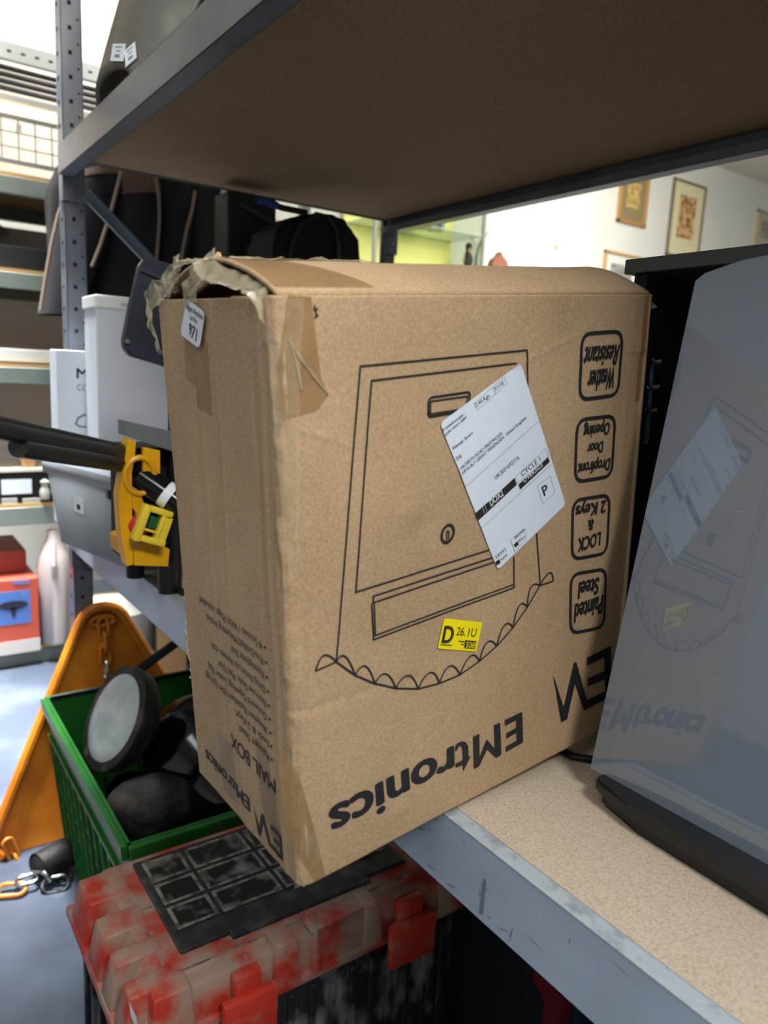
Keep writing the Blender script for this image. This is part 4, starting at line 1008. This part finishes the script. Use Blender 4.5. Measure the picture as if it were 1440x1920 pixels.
m = MB(); m.tube([bpq(u, v, -1.615) for u, v in ((538, 500), (550, 450), (565, 420), (595, 400))], 0.005, n=8); m.tube([bpq(u, v, -1.615) for u, v in ((612, 404), (630, 430), (634, 460), (634, 500))], 0.005, n=8); m.build('piping', mat('charcoal_piping', (40, 41, 46), .5), bk, smooth=True)
m = MB(); m.tube([bpq(u, v, -1.60) for u, v in ((480, 372), (500, 380), (530, 390), (575, 399))], 0.007, n=8); m.build('shoulder_strap', BP_, bk, smooth=True)
m = MB(); m.tube([bpq(u, v, -1.60) for u, v in ((482, 373), (500, 379), (520, 386))], 0.0085, n=8); m.build('blue_strap', mat('blue_webbing', (34, 66, 140), .6), bk, smooth=True)
dcz = thing('equipment_case', 'dark grey equipment case between the jackets and the black backpack', 'case', (-1.8, 0.98, ZS))
a_ = on(440, 498, 0, -1.84); b2 = on(514, 498, 0, -1.84)
m = MB(); m.box(-1.93, -1.84, a_.y - 0.02, b2.y + 0.004, ZS, on(480, 366, 0, -1.84).z, bev=.006); m.build('case_body', mat('dark_grey_case', (40, 42, 44), .5), dcz)
m = MB(); m.box(-1.84, -1.838, on(462, 470, 0, -1.84).y, b2.y - .002, ZS + .1, on(480, 462, 0, -1.84).z); m.build('grey_panel', mat('mid_grey', (78, 80, 82), .5), dcz)
m = MB(); m.tube([on(452, 382, 0, -1.83), on(515, 418, 0, -1.83)], 0.006, n=8); m.build('handle_bar', mat('grey_bar', (72, 73, 76), .4), dcz, smooth=True)

# ================================================================ HANGING JACKETS
JK = mat('dark_work_cloth', (18, 14, 20), 0.95, rgb2=(13, 10, 15), vs=10); JB = mat('beige_piping', (112, 96, 84), 0.8); JT = mat('brown_yoke_cloth', (84, 66, 56), 0.9)
rail = thing('garment_rail', 'chrome garment rail fixed to the far rack, carrying the dark jackets', 'clothes rail', (-2.72, 0.95, 1.87))
m = MB(); m.tube([(-2.72, 0.68, 1.875), (-2.72, 1.42, 1.875)], 0.010, n=12); m.build('top_rail', ZINC, rail, smooth=True)
for y in (0.72, 1.38):
    m = MB(); m.tube([(-3.098, y, 1.81), (-2.72, y, 1.866)], 0.006, n=10); m.build('bracket_arm', ZINC, rail, smooth=True)
def jacket(y, lab, L_, R_, pipe, yoke, zb=1.25):
    """L_/R_: matching outline points of the near sleeve as seen, built at its own depth with real thickness"""
    j = thing('work_jacket', lab, 'jacket', (-2.72, y, 1.86), 'dark jackets hanging beyond the rack')
    SXJ = -2.50
    Lp = [on(u, v, 0, SXJ) for u, v in L_]; Rp = [on(u, v, 0, SXJ) for u, v in R_]
    def skin(k0, k1, grow, nr):
        def f(s_, t):
            x = (k0 + (k1 - k0) * t); i = min(int(x), len(Lp) - 2); u = x - i
            l, r_ = Lp[i].lerp(Lp[i + 1], u), Rp[i].lerp(Rp[i + 1], u); c = (l + r_) / 2; h = (r_ - l) / 2
            a_ = 2 * PI * s_; fold = 1 + 0.07 * math.sin(a_ * 4 + x * 2.3)
            return c + h * math.cos(a_) * (1.04 + grow) + Vector((0.075 + grow * .1, 0, 0)) * math.sin(a_) * fold - Vector((0.03, 0, 0))
        return f
    m = MB(); m.grid(skin(0, len(Lp) - 1, 0, 0), 40, 20); m.build('sleeve', JK, j, smooth=True, ang=2)
    ym, hw = (Lp[1].y + Rp[1].y) / 2, (Rp[1].y - Lp[1].y) / 2
    m = MB()
    def f(s_, t):
        a_ = 2 * PI * s_; z_ = 1.86 - t * (1.86 - zb); rx = 0.10 + 0.08 * min(1, t * 5) ** 0.5 + 0.03 * t; ry = hw * (0.35 + 0.65 * min(1, t * 4))
        q = 1 + 0.08 * math.sin(a_ * 5 + t * 3)
        return Vector((-2.74 + rx * math.cos(a_) * q, ym + ry * math.sin(a_) * q, z_))
    m.grid(f, 36, 14); m.build('jacket_body', JK, j, smooth=True, ang=2)
    if yoke:
        k0, k1 = yoke
        m = MB(); m.grid(skin(k0, k1, 0.03, 0), 40, 6); m.build('yoke', JT, j, smooth=True)
    m = MB(); m.tube([on(u, v, 0, SXJ + 0.052) for u, v in pipe], 0.0052, n=8); m.build('piping', JB, j, smooth=True)
    m = MB(); m.tube([(-2.72, ym, 1.85), (-2.72, ym, 1.885), (-2.70, ym, 1.900), (-2.72, ym, 1.905)], 0.003, n=6); m.tube([(-2.86, ym, 1.80), (-2.72, ym, 1.855), (-2.58, ym, 1.80)], 0.007, n=6); m.build('hanger', ZINC, j, smooth=True)
jacket(0.62, 'dark jacket at the left end of the hanging row, its sleeve past the rack post', [(150, 318), (122, 370), (104, 430), (90, 510), (76, 588)], [(222, 318), (232, 350), (212, 420), (185, 500), (150, 592)], [(128, 355), (110, 400), (96, 460), (84, 530), (76, 582)], (0, .3), 1.4)
jacket(0.78, 'dark jacket with a long pale piping line, seen above the tall white carton', [(232, 318), (228, 370), (212, 440), (192, 520), (180, 600)], [(298, 330), (306, 370), (306, 430), (304, 520), (300, 600)], [(228, 318), (220, 350), (207, 400), (188, 460), (172, 500)], (0, .9))
jacket(0.90, 'dark jacket in the middle of the hanging row, over the black guard', [(294, 330), (300, 370), (300, 430), (298, 520), (296, 600)], [(372, 340), (368, 380), (360, 430), (350, 520), (345, 600)], [(291, 332), (298, 370), (299, 410), (296, 450), (293, 490)], None)
jacket(1.03, 'dark jacket second from the right in the hanging row, with plain dark shoulder', [(366, 345), (360, 380), (350, 430), (342, 520), (338, 600)], [(426, 352), (428, 390), (424, 440), (422, 520), (420, 600)], [(366, 358), (360, 395), (350, 430), (342, 470), (338, 500)], None)
jacket(1.15, 'dark jacket at the right end of the hanging row with a brown shoulder', [(396, 352), (412, 390), (414, 440), (412, 520), (410, 600)], [(428, 352), (450, 395), (456, 450), (456, 520), (452, 600)], [(414, 360), (422, 395), (421, 440), (416, 495)], (0, 1.2))
m = MB()
for s_ in range(7):
    c_ = on(424 + 4 * s_, 348 + 8 * (s_ % 3) + s_ * 2, 0, -2.42); m.lathe([(0.001, -0.03), (0.02, -0.02), (0.024, 0.0), (0.016, 0.02), (0.001, 0.026)], n=7, M=orient(c_, (s_ - 3, 1.5, 2)))
tag(m.build('plastic_wrap', mat('clear_film', (214, 212, 200), 0.1, alpha=.6, coat=.5)), 'crumpled clear plastic wrap at the right end of the hanging jackets', 'plastic wrap')

# ================================================================ FAR RACK AT THE LEFT
R2 = thing('shelving_rack', 'grey green steel rack along the far left, behind the hanging jackets', 'shelving rack', (-3.4, 1.0, 0))
SG = mat('grey_green_painted_steel', (124, 134, 128), 0.45, rgb2=(112, 122, 117), vs=5)
GRP = mat('dull_grey_panel', (232, 235, 238), 0.6)
RX = -3.1; RD = 0.62; ry0, ry1 = -0.55, 1.72
def rb(z0, z1, mt=SG, name='beam'):
    m = MB(); m.box(RX - 0.03, RX, ry0, ry1, z0, z1, bev=.002, seg=1); m.box(RX - RD, RX - RD + 0.03, ry0, ry1, z0, z1); return m.build(name, mt, R2)
def rs(z): m = MB(); m.box(RX - RD + 0.004, RX - 0.004, ry0, ry1, z, z + 0.018); m.build('shelf_board', WOODEDGE, R2)
for z0, z1 in ((1.775, 1.835), (1.448, 1.505), (1.105, 1.165), (0.565, 0.635), (0.0, 0.055)): rb(z0, z1); rs(z1 - 0.004)
for x, y in ((RX, ry0), (RX, ry1 - .04), (RX - RD + .04, ry0), (RX - RD + .04, ry1 - .04)):
    m = MB(); m.box(x - 0.04, x + .002, y, y + 0.04, 0, 2.5); m.build('upright_post', SG, R2)
m = MB(); m.box(RX - RD + 0.001, RX - RD + 0.004, ry0, ry1, 0.64, 1.75); m.build('back_panel', GRP, R2)
# top perforated rail, dark slats and lower rail
top = on(0, 92, 0, RX).z
m = MB(); m.box(RX - 0.02, RX + .004, ry0, ry1, 2.215, 2.275, bev=.002, seg=1); m.mi = 1
for k in range(60): m.box(RX + .003, RX + .0048, ry0 + .02 + k * .045, ry0 + .034 + k * .045, 2.240, 2.247)
m.build('perforated_rail', [mat('pale_perforated_steel', (214, 218, 214), .45), HOLE], R2)
for k in range(4):
    z_ = 2.195 - k * 0.0225; m = MB(); m.tube([(RX - 0.02, ry0, z_), (RX - 0.02, ry1, z_)], 0.0095, n=10); m.build('dark_rod', mat('dark_slat', (64, 64, 66), .4), R2, smooth=True)
m = MB(); m.box(RX - 0.02, RX, ry0, ry1, 2.085, 2.105); m.build('lower_rail', mat('pale_perforated_steel2', (190, 190, 184), .45), R2)
bsk = thing('wire_basket', 'grey wire mesh basket standing on the far rack top shelf', 'basket', (-3.35, 0.7, 1.85))
WR = mat('grey_wire', (120, 122, 122), .4); wy0, wy1 = -0.3, 0.98; wz0, wz1 = 1.885, 2.035
for x in (RX - 0.01,):
    m = MB(); m.box(x - .006, x + .006, wy0, wy1, wz1 - .008, wz1 + .006); m.box(x - .006, x + .006, wy0, wy1, wz0 - .006, wz0 + .008)
    for k in range(24): y = wy0 + k * (wy1 - wy0) / 23; m.box(x - .0018, x + .0018, y - .0022, y + .0022, wz0, wz1)
    for k in (1, 2): z_ = wz0 + k * (wz1 - wz0) / 3 ; m.box(x - .0018, x + .0018, wy0, wy1, z_ - .002, z_ + .002)
    m.build('mesh_side', WR, bsk)
m = MB()
for y in (wy0, wy1): m.box(RX - 0.45, RX - .01, y - .004, y + .004, wz1 - .008, wz1 + .006); m.box(RX - .45, RX - .01, y - .004, y + .004, 1.850, wz0 + .008)
m.build('end_frame', WR, bsk)
m = MB(); q = on(35, 232, 0, RX + .002); m.prism([q + Vector((0, a_, b_)) for a_, b_ in ((-.008, 0), (.010, -.004), (.006, -.035), (-.010, -.03))], (0.001, 0, 0)); m.tube([q + Vector((0, 0, 0.0)), q + Vector((0, 0.002, .04))], .001, n=6)
m.build('price_tag', mat('grey_tag', (176, 176, 168), .6), bsk)
def rbox(name, lab, cat, y0, y1, z0, z1, mt, d=0.3, xo=0.0, bev=.003, grp=None):
    m = MB(); m.box(RX - d + xo, RX - 0.02 + xo, y0, y1, z0, z1, bev=bev); return tag(m.build(name, mt), lab, cat, grp)
rbox('flat_case', 'black flat case on the far rack just below the wire basket shelf', 'case', -0.4, 1.2, 1.523, 1.60, mat('black_case', (30, 31, 33), .5), .4)
m = MB(); m.lathe([(0.001, .0), (0.28, 0.03), (0.33, 0.075), (0.31, 0.09), (0.2, .13), (0.001, 0.15)], c=(RX - 0.35, 0.28, 1.602), n=36, sy=0.8); tag(m.build('curved_cover', mat('dark_grey_cover', (86, 90, 88), .4), None, smooth=True), 'dark grey curved cover lying on the black flat case', 'cover')
rbox('white_tray', 'white flat tray on the far rack, behind the M carton', 'tray', -0.3, 0.655, 1.185, 1.232, mat('bright_white', (235, 236, 230), .4), .3)
m = MB(); m.lathe([(0.001, 0), (0.024, 0), (0.034, 0.085), (0.036, 0.088), (0.033, 0.088), (0.001, 0.08)], c=(RX - 0.05, 0.535, 0.785), n=24); tag(m.build('paper_cup', mat('kraft_paper', (196, 152, 104), .7), None, smooth=True), 'small kraft paper cup standing on the black device box', 'cup')
for y0, y1, lab in ((-0.2, 0.66, 'black device box with a white label under the paper cup'),):
    o = thing('device_box', lab, 'box', (RX - .2, 0.3, 0.65))
    m = MB(); m.box(RX - .3, RX - .01, y0, y1, 0.650, 0.772, bev=.003); m.build('box_body', mat('black_gloss_card', (26, 27, 28), .35), o)
    m = MB(); m.box(RX - .302, RX - .008, y0 - .002, y1 + .002, 0.772, 0.784); m.build('box_lid', mat('bright_white2', (226, 222, 206), .5), o)
    m = MB(); q0, q1 = on(2, 900, 0, RX - .009), on(60, 925, 0, RX - .009); m.box(RX - .011, RX - .008, q0.y, q1.y, q1.z, q0.z); m.build('white_label', WHITE_PRINT, o)
    m = MB()
    for (ua, ub) in ((3, 33), (42, 76)): q0, q1 = on(ua, 935, 0, RX - .009), on(ub, 949, 0, RX - .009); m.box(RX - .011, RX - .008, q0.y, q1.y, q1.z, q0.z, bev=.001, seg=1)
    q0 = on(84, 912, 0, RX - .004); m.lathe([(0.016, -0.05), (0.02, -.02), (.012, 0), (.018, .02), (.001, .03)], c=q0, n=14)
    m.build('clear_fitting', mat('pale_plastic', (170, 170, 164), .3), o, smooth=True)
    m = MB(); q0, q1 = on(77, 905, 0, RX - .006), on(90, 923, 0, RX - .006); m.box(RX - .009, RX - .004, q0.y, q1.y, q1.z, q0.z); m.build('orange_mark', mat('orange_mark', (214, 140, 90), .5), o)
# red product box with a blue picture on the bottom shelf
rbx = thing('product_box', 'red and white product box with a blue picture on the bottom far shelf', 'box', (RX - .15, 0.4, .06))
q1 = on(75, 1190, 0, RX + .03)
ya, yb = 0.0, q1.y; zt_ = on(75, 1082, 0, RX + .03).z
m = MB(); m.box(RX - .33, RX + .03, ya, yb, 0.06, zt_, bev=.003); m.build('box_body', mat('red_card', (196, 84, 66), .45), rbx)
m = MB(); m.box(RX + .0305, RX + .032, ya, yb, .062, on(40, 1200, 0, RX + .03).z); m.build('white_band', mat('white_card', (206, 200, 196), .5), rbx)
m = MB(); m.box(RX + .0305, RX + .032, ya, on(57, 1130, 0, RX + .03).y, on(30, 1170, 0, RX + .03).z, on(30, 1108, 0, RX + .03).z); pic = m.build('picture_panel', mat('blue_picture', (84, 118, 186), .4, rgb2=(118, 150, 205), vs=7), rbx)
m = MB(); c_ = on(25, 1135, 0, RX + .033); m.prism([c_ + Vector((0, .052 * math.cos(k * PI / 10), .018 * math.sin(k * PI / 10))) for k in range(20)], (.001, 0, 0)); m.prism([c_ + Vector((0, a_, b_)) for a_, b_ in ((-.012, -.01), (.012, -.01), (.006, -.045), (-.006, -.045))], (.001, 0, 0)); m.build('pictured_disc', mat('picture_black', (34, 40, 54), .5), pic)
m = MB(); c_ = on(40, 1092, 0, RX + .033); m.box(RX + .0305, RX + .032, c_.y - .03, c_.y + .03, c_.z - .007, c_.z + .007); m.build('blue_tab', mat('blue_tab', (110, 120, 180), .5), rbx)
rbox('red_box', 'dark red box stacked behind the product box at the frame edge', 'box', -0.1, 0.52, zt_ + .002, zt_ + .09, mat('dark_red_card', (140, 60, 48), .5), .33, -.05)
# white jug
def jug(y, z0, r, hgt, lab, x=RX - .02, c=(176, 166, 164)):
    o = thing('plastic_jug', lab, 'jug', (x, y, z0))
    m = MB(); m.lathe([(r * .9, 0), (r, .01), (r, hgt * .68), (r * .8, hgt * .80), (r * .35, hgt * .93), (r * .32, hgt)], c=(x, y, z0), n=24, sx=1.2); m.build('jug_body', mat('cloudy_white_plastic_%d' % c[0], c, .35), o, smooth=True)
    m = MB(); m.tube([(x + r * .9, y - r * .2, z0 + hgt * .55), (x + r * 1.2, y - r * .2, z0 + hgt * .72), (x + r * .6, y - r * .1, z0 + hgt * .9)], .012, n=8); m.build('jug_handle', mat('cloudy_white_plastic_%d' % c[0], c, .35), o, smooth=True)
jug(0.61, 0.075, 0.062, 0.46, 'tall cloudy white plastic jug beside the red product box')
# white bucket and timber under the rack
m = MB(); m.lathe([(0.12, 0), (0.145, .30), (0.150, .31), (0.001, .30)], c=(-2.75, 0.75, 0.29 - .29), n=32); tag(m.build('white_bucket', mat('off_white_plastic', (196, 198, 192), .5), None, smooth=True), 'off white bucket on the floor behind the orange plate', 'bucket')
m = MB(); m.box(-2.62, -2.58, 0.86, 0.93, 0.0, 0.42); m.box(-2.75, -2.58, 0.93, 0.96, 0.05, 0.42); tag(m.build('timber_offcut', mat('pine_offcut', (176, 140, 96), .7)), 'pale timber offcut standing under the shelf beam', 'timber')
m = MB(); m.box(-2.5, -2.1, 1.0, 1.5, 0.001, 0.13, bev=.004); tag(m.build('laminate_sheet', mat('white_melamine', (190, 200, 210), .4)), 'white laminate sheet lying on the floor behind the crate', 'sheet')
m = MB(); m.box(-3.05, -2.8, 0.98, 1.3, 0.001, .42, bev=.006); tag(m.build('dark_crate', mat('dark_crate', (40, 42, 40), .6)), 'dark box in the shade beneath the shelf beyond the timber', 'box')

# ================================================================ UNDER THE LOWER SHELF (right)
m = MB(); m.box(-0.93, -0.60, 0.83, 1.25, 0.0, 0.66, bev=.006); tag(m.build('navy_case', mat('navy_case', (26, 34, 48), .5)), 'dark navy case in the shade below the shelf beam', 'case')
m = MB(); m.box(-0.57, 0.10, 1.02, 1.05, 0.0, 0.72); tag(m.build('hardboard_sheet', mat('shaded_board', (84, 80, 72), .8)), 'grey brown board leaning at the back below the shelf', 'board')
rc = thing('red_clamp', 'dark red lever clamp standing below the shelf beside the navy case', 'clamp', (-0.5, 0.8, 0))
def rq(u, v): return on(u, v, 1, 0.80)
RM = mat('dark_red_steel', (104, 18, 30), .4)
m = MB(); m.prism([rq(*p) for p in ((1000, 1817), (1008, 1817), (1048, 1866), (1060, 1870), (1040, 1930), (1010, 1990), (985, 1985), (1012, 1930), (1022, 1880), (998, 1836))], (0, 0.03, 0)); m.build('lever', RM, rc)
q = rq(1000, 1985); m = MB(); m.tube([(q.x, .815, 0.0), (q.x, .815, q.z + .02)], .014, n=12); m.build('stem', RM, rc); m = MB(); m.lathe([(.07, 0), (.06, .012), (.01, .016)], c=(q.x, .815, 0.0), n=24); m.build('foot', RM, rc)

# ================================================================ ON THE UPPER SHELF
UZ = 1.6862
gc = thing('metal_cowl', 'dull grey metal cowl with arched openings on the upper shelf edge', 'cowl', (-1.54, 0.70, UZ))
cen = Vector((-1.54, 0.70, UZ)); RBt, RTp, HT = 0.30, 0.15, 0.50
def cow(th, t, ins=0.0):
    r = (RBt - (RBt - RTp) * t ** 1.1 - ins) * (1.0 + 0.0 * t)
    return Vector((cen.x + r * math.cos(th), cen.y + r * math.sin(th), UZ + HT * t))
m = MB(); NT, NZ = 120, 30
arches = [(-1.60, 0.44, 0.038), (-0.30, 0.53, 0.24), (1.2, .45, .08), (2.8, .45, .08)]
def zmin(th):
    z_ = 0.0
    for c_, w_, hh in arches:
        d = (th - c_ + PI) % (2 * PI) - PI
        if abs(d) < w_: z_ = max(z_, hh * math.sqrt(1 - (d / w_) ** 2))
    return z_ / HT
rows = []
for i in range(NT):
    th = 2 * PI * i / NT; t0 = zmin(th); rows.append([m.bm.verts.new(cow(th, t0 + (1 - t0) * j / NZ)) for j in range(NZ + 1)])
for i in range(NT):
    for j in range(NZ): m.bm.faces.new((rows[i][j], rows[(i + 1) % NT][j], rows[(i + 1) % NT][j + 1], rows[i][j + 1]))
m.bm.faces.new([rows[i][NZ] for i in range(NT)])
COWL = mat('dull_galvanised_metal', (100, 100, 95), .55, metal=.15, rgb2=(120, 118, 110), vs=12, bump=.3, bs=30)
cb = m.build('cowl_shell', COWL, gc, smooth=True, ang=.9); md = cb.modifiers.new('t', 'SOLIDIFY'); md.thickness = .012; md.offset = -1
def cray(u, v):
    # meet the cowl's near skin along the view ray
    c = ((u - 720) / FPX, (v - 960) / FPX, 1.0); d = Vector([sum(CR[i][j] * c[j] for j in range(3)) for i in range(3)])
    best = None
    for k in range(900, 1900):
        p = EYE + d * (k / 1000); t = (p.z - UZ) / HT
        if 0 < t < 1:
            r = RBt - (RBt - RTp) * t ** 1.1
            if (Vector((p.x, p.y)) - Vector((cen.x, cen.y))).length < r + 0.002: return p
    return EYE + d * 1.5
for qd in (((213, 83), (237, 83), (231, 110), (208, 115)), ((234, 97), (254, 79), (261, 99), (237, 127))):
    m = MB(); P_ = [cray(*p) for p in qd]; P_[2] = P_[1] + P_[3] - P_[0]; nn = (P_[1] - P_[0]).cross(P_[2] - P_[0]).normalized(); nn = nn if nn.dot(EYE - P_[0]) > 0 else -nn
    m.prism([p + nn * .001 for p in P_], nn * .0006); st_ = m.build('lot_sticker', WHITE_PRINT, gc)
    m = MB(); X_ = (P_[1] - P_[0]); Y_ = (P_[3] - P_[0]); b0 = P_[0] + nn * .0019
    for (a0, a1, c0_, c1_) in ((.2, .8, .15, .22), (.35, .7, .38, .45), (.3, .7, .62, .8)):
        m.poly([b0 + X_ * a0 + Y_ * c0_, b0 + X_ * a1 + Y_ * c0_, b0 + X_ * a1 + Y_ * c1_, b0 + X_ * a0 + Y_ * c1_])
    m.build('sticker_print', mat('pale_grey_ink', (128, 136, 150), .6), st_)

# ================================================================ FAR WALL: PICTURES, DISPLAY CABINET, ORNAMENTS
def wp(u, v, x=WX): return on(u, v, 0, x)
def picture(y0, y1, z0, z1, lab, fm, mm, im, fr=.022, mw=.09, shear=0.0, art=None):
    o = thing('framed_picture', lab, 'picture', (WX + .02, (y0 + y1) / 2, z0))
    m = MB()
    for bx_ in ((y0, y1, z0, z0 + fr), (y0, y1, z1 - fr, z1), (y0, y0 + fr, z0, z1), (y1 - fr, y1, z0, z1)): m.box(WX + .001, WX + .028, *bx_, bev=.002, seg=1)
    m.build('frame', fm, o)
    m = MB(); m.box(WX + .002, WX + .014, y0 + fr, y1 - fr, z0 + fr, z1 - fr); mo = m.build('mount', mm, o)
    m = MB(); m.box(WX + .013, WX + .0155, y0 + fr + mw, y1 - fr - mw, z0 + fr + mw * 1.5, z1 - fr - mw); m.build('print', im, mo)
GOLD = mat('gilt_frame', (176, 132, 70), .4); CREAM = mat('cream_mount', (226, 218, 178), .7)
picture(5.84, 6.31, 2.36, 2.99, 'cream mounted picture in a thin dark frame, larger of the two high pictures', mat('dark_wood_frame', (110, 96, 74), .5), CREAM,
        mat('warm_print', (150, 92, 60), .6, rgb2=(214, 180, 120), vs=16, lo=.45, hi=.55), .016, .10)
picture(5.15, 5.51, 2.53, 2.95, 'small olive mounted picture in a gilt frame just under the shelf', GOLD, mat('olive_mount', (140, 124, 88), .7), mat('ochre_print', (206, 178, 110), .6, rgb2=(160, 130, 80), vs=20), .025, .07)
picture(5.04, 5.50, 1.95, 2.295, 'pale picture in a light oak frame above the far end of the carton', mat('oak_frame', (190, 150, 96), .5), mat('white_mount', (228, 228, 222), .7), mat('grey_print', (170, 172, 168), .6, rgb2=(130, 130, 126), vs=18), .022, .07)
picture(7.20, 7.66, 2.60, 2.95, 'pale grey picture at the right edge of the wall', mat('pale_frame', (186, 166, 130), .5), mat('grey_mount', (196, 190, 176), .7), mat('grey_print2', (168, 164, 150), .6, rgb2=(140, 136, 124), vs=18), .022, .06)
m = MB(); c_ = wp(1040, 458); m.lathe([(.02, 0), (.03, .006), (.02, .014), (.001, .016)], n=16, M=orient(c_ + Vector((.001, 0, 0)), (1, 0, 0))); m.tube([c_ + Vector((.01, 0, 0)), c_ + Vector((.04, 0, -.02)), c_ + Vector((.05, 0, 0.01))], .008, n=8)
tag(m.build('wall_hook', mat('cream_plastic', (222, 214, 184), .5), None, smooth=True), 'small cream hook fixed to the bare white wall', 'hook')
# glass display cabinet with pale yellow back
dc = thing('display_cabinet', 'glass display cabinet with pale yellow lining behind the rack post', 'display cabinet', (-3.9, 3.1, 0))
dy0, dy1 = 2.55, 3.42; dx0, dx1 = WX + .02, -3.82
YB_ = mat('pale_yellow_lining', (232, 232, 140), .7)
m = MB(); m.box(dx0, dx0 + .02, dy0, dy1, .5, 2.6); m.build('back_panel', YB_, dc)
m = MB(); m.box(dx0, dx1, dy0, dy1, 0, .5); m.build('plinth', WC, dc)
for z_ in (1.5, 1.85, 2.12, 2.4): m = MB(); m.box(dx0 + .02, dx1 - .01, dy0 + .01, dy1 - .01, z_, z_ + .008); m.build('glass_shelf', mat('green_glass', (190, 214, 190), .1, alpha=.5), dc)
for y in (dy0, dy1 - .02): m = MB(); m.box(dx1 - .02, dx1, y, y + .02, .5, 2.6); m.build('frame_post', mat('grey_alu', (150, 152, 146), .4), dc)
m = MB(); m.box(dx0, dx1, dy1 - .006, dy1, .5, 2.6); m.build('side_glass', mat('pale_glass', (206, 222, 196), .08, alpha=.45), dc)
for k, (u, v, w_, h_, c) in enumerate(((790, 442, .09, .16, (84, 104, 124)), (812, 446, .05, .14, (40, 44, 50)), (826, 446, .03, .15, (92, 108, 124)), (770, 448, .04, .10, (210, 214, 190)))):
    q = on(u, v, 0, -3.95); m = MB(); m.box(-4.0, -3.93, q.y - w_ / 2, q.y + w_ / 2, 2.128, 2.128 + h_, bev=.004)
    tag(m.build('ornament', mat('ornament_%d' % k, c, .4)), ('blue grey ornament box, widest on the display cabinet shelf', 'black slim ornament beside the blue grey box in the cabinet', 'narrow blue ornament nearest the right cabinet post', 'small cream ornament at the left of the cabinet shelf')[k], 'ornament')
# black branch ornament and brown mantel clock top on a stand
tbl = thing('side_table', 'plain white table against the wall beside the display cabinet', 'table', (-3.95, 3.85, 0))
m = MB(); m.box(WX + .01, -3.75, 3.5, 4.3, 1.86, 1.89); m.build('table_top', WC, tbl)
for x in (WX + .04, -3.8):
    for y in (3.53, 4.25): m = MB(); m.box(x, x + .03, y, y + .03, 0, 1.86); m.build('leg', WC, tbl)
br = thing('branch_ornament', 'black twig ornament with a gold figure standing beside the display cabinet', 'ornament', (-3.95, 3.6, 1.89))
m = MB(); q = on(893, 494, 0, -3.95); q.z = 1.893
def tw(pts, r): m.tube([on(u, v, 0, -3.95) for u, v in pts], r, n=7)
m.tube([q, on(893, 482, 0, -3.95), on(900, 455, 0, -3.95), on(910, 440, 0, -3.95)], [.012, .014, .009, .004], n=8)
for pts in (((897, 465), (885, 450), (884, 438)), ((903, 448), (915, 436), (922, 428)), ((905, 444), (906, 434), (902, 426)), ((896, 470), (888, 466), (880, 470))): tw(pts, .004)
m.lathe([(.001, -.012), (.014, 0), (.001, .012)], c=on(909, 443, 0, -3.95), n=8)
m.build('twigs', BLACKM, br)
m = MB(); q = on(877, 494, 0, -3.95); q.z = 1.893; m.lathe([(.03, 0), (.022, .05), (.034, .09), (.018, .15), (.024, .19), (.001, .21)], c=q, n=14); m.build('gold_figure', mat('black_gold', (190, 150, 80), .4, rgb2=(24, 24, 26), vs=14, lo=.46, hi=.5), br, smooth=True)
m = MB(); q = on(935, 494, 0, -3.95); w_ = .075
m.prism([Vector((-3.98, q.y + a_, b_)) for a_, b_ in ((-w_, 1.891), (w_, 1.891), (w_, 1.99), (w_ * .8, 2.02), (w_ * .3, 2.045), (0, 2.075), (-w_ * .3, 2.045), (-w_ * .8, 2.02), (-w_, 1.99))], (.05, 0, 0))
tag(m.build('mantel_clock', mat('red_brown_wood', (140, 88, 66), .6)), 'pointed red brown wooden clock case above the carton top edge', 'clock')

# suspended fittings that give the light
for nm, loc, sx_, sy_, g in (('near the camera', (1.6, 0.3, 3.12), 1.5, .5, 0), ('over the aisle', (-0.5, -1.1, 3.16), 2.4, .4, 0)):
    m = MB(); m.box(loc[0] - sx_ / 2, loc[0] + sx_ / 2, loc[1] - sy_ / 2, loc[1] + sy_ / 2, loc[2], 3.199); tag(m.build('ceiling_light', mat('light_tray', (240, 240, 240), .5)), 'white strip light tray on the ceiling ' + nm, 'ceiling light')

for r in ROOTS:
    if 'wloc' in r: del r['wloc']
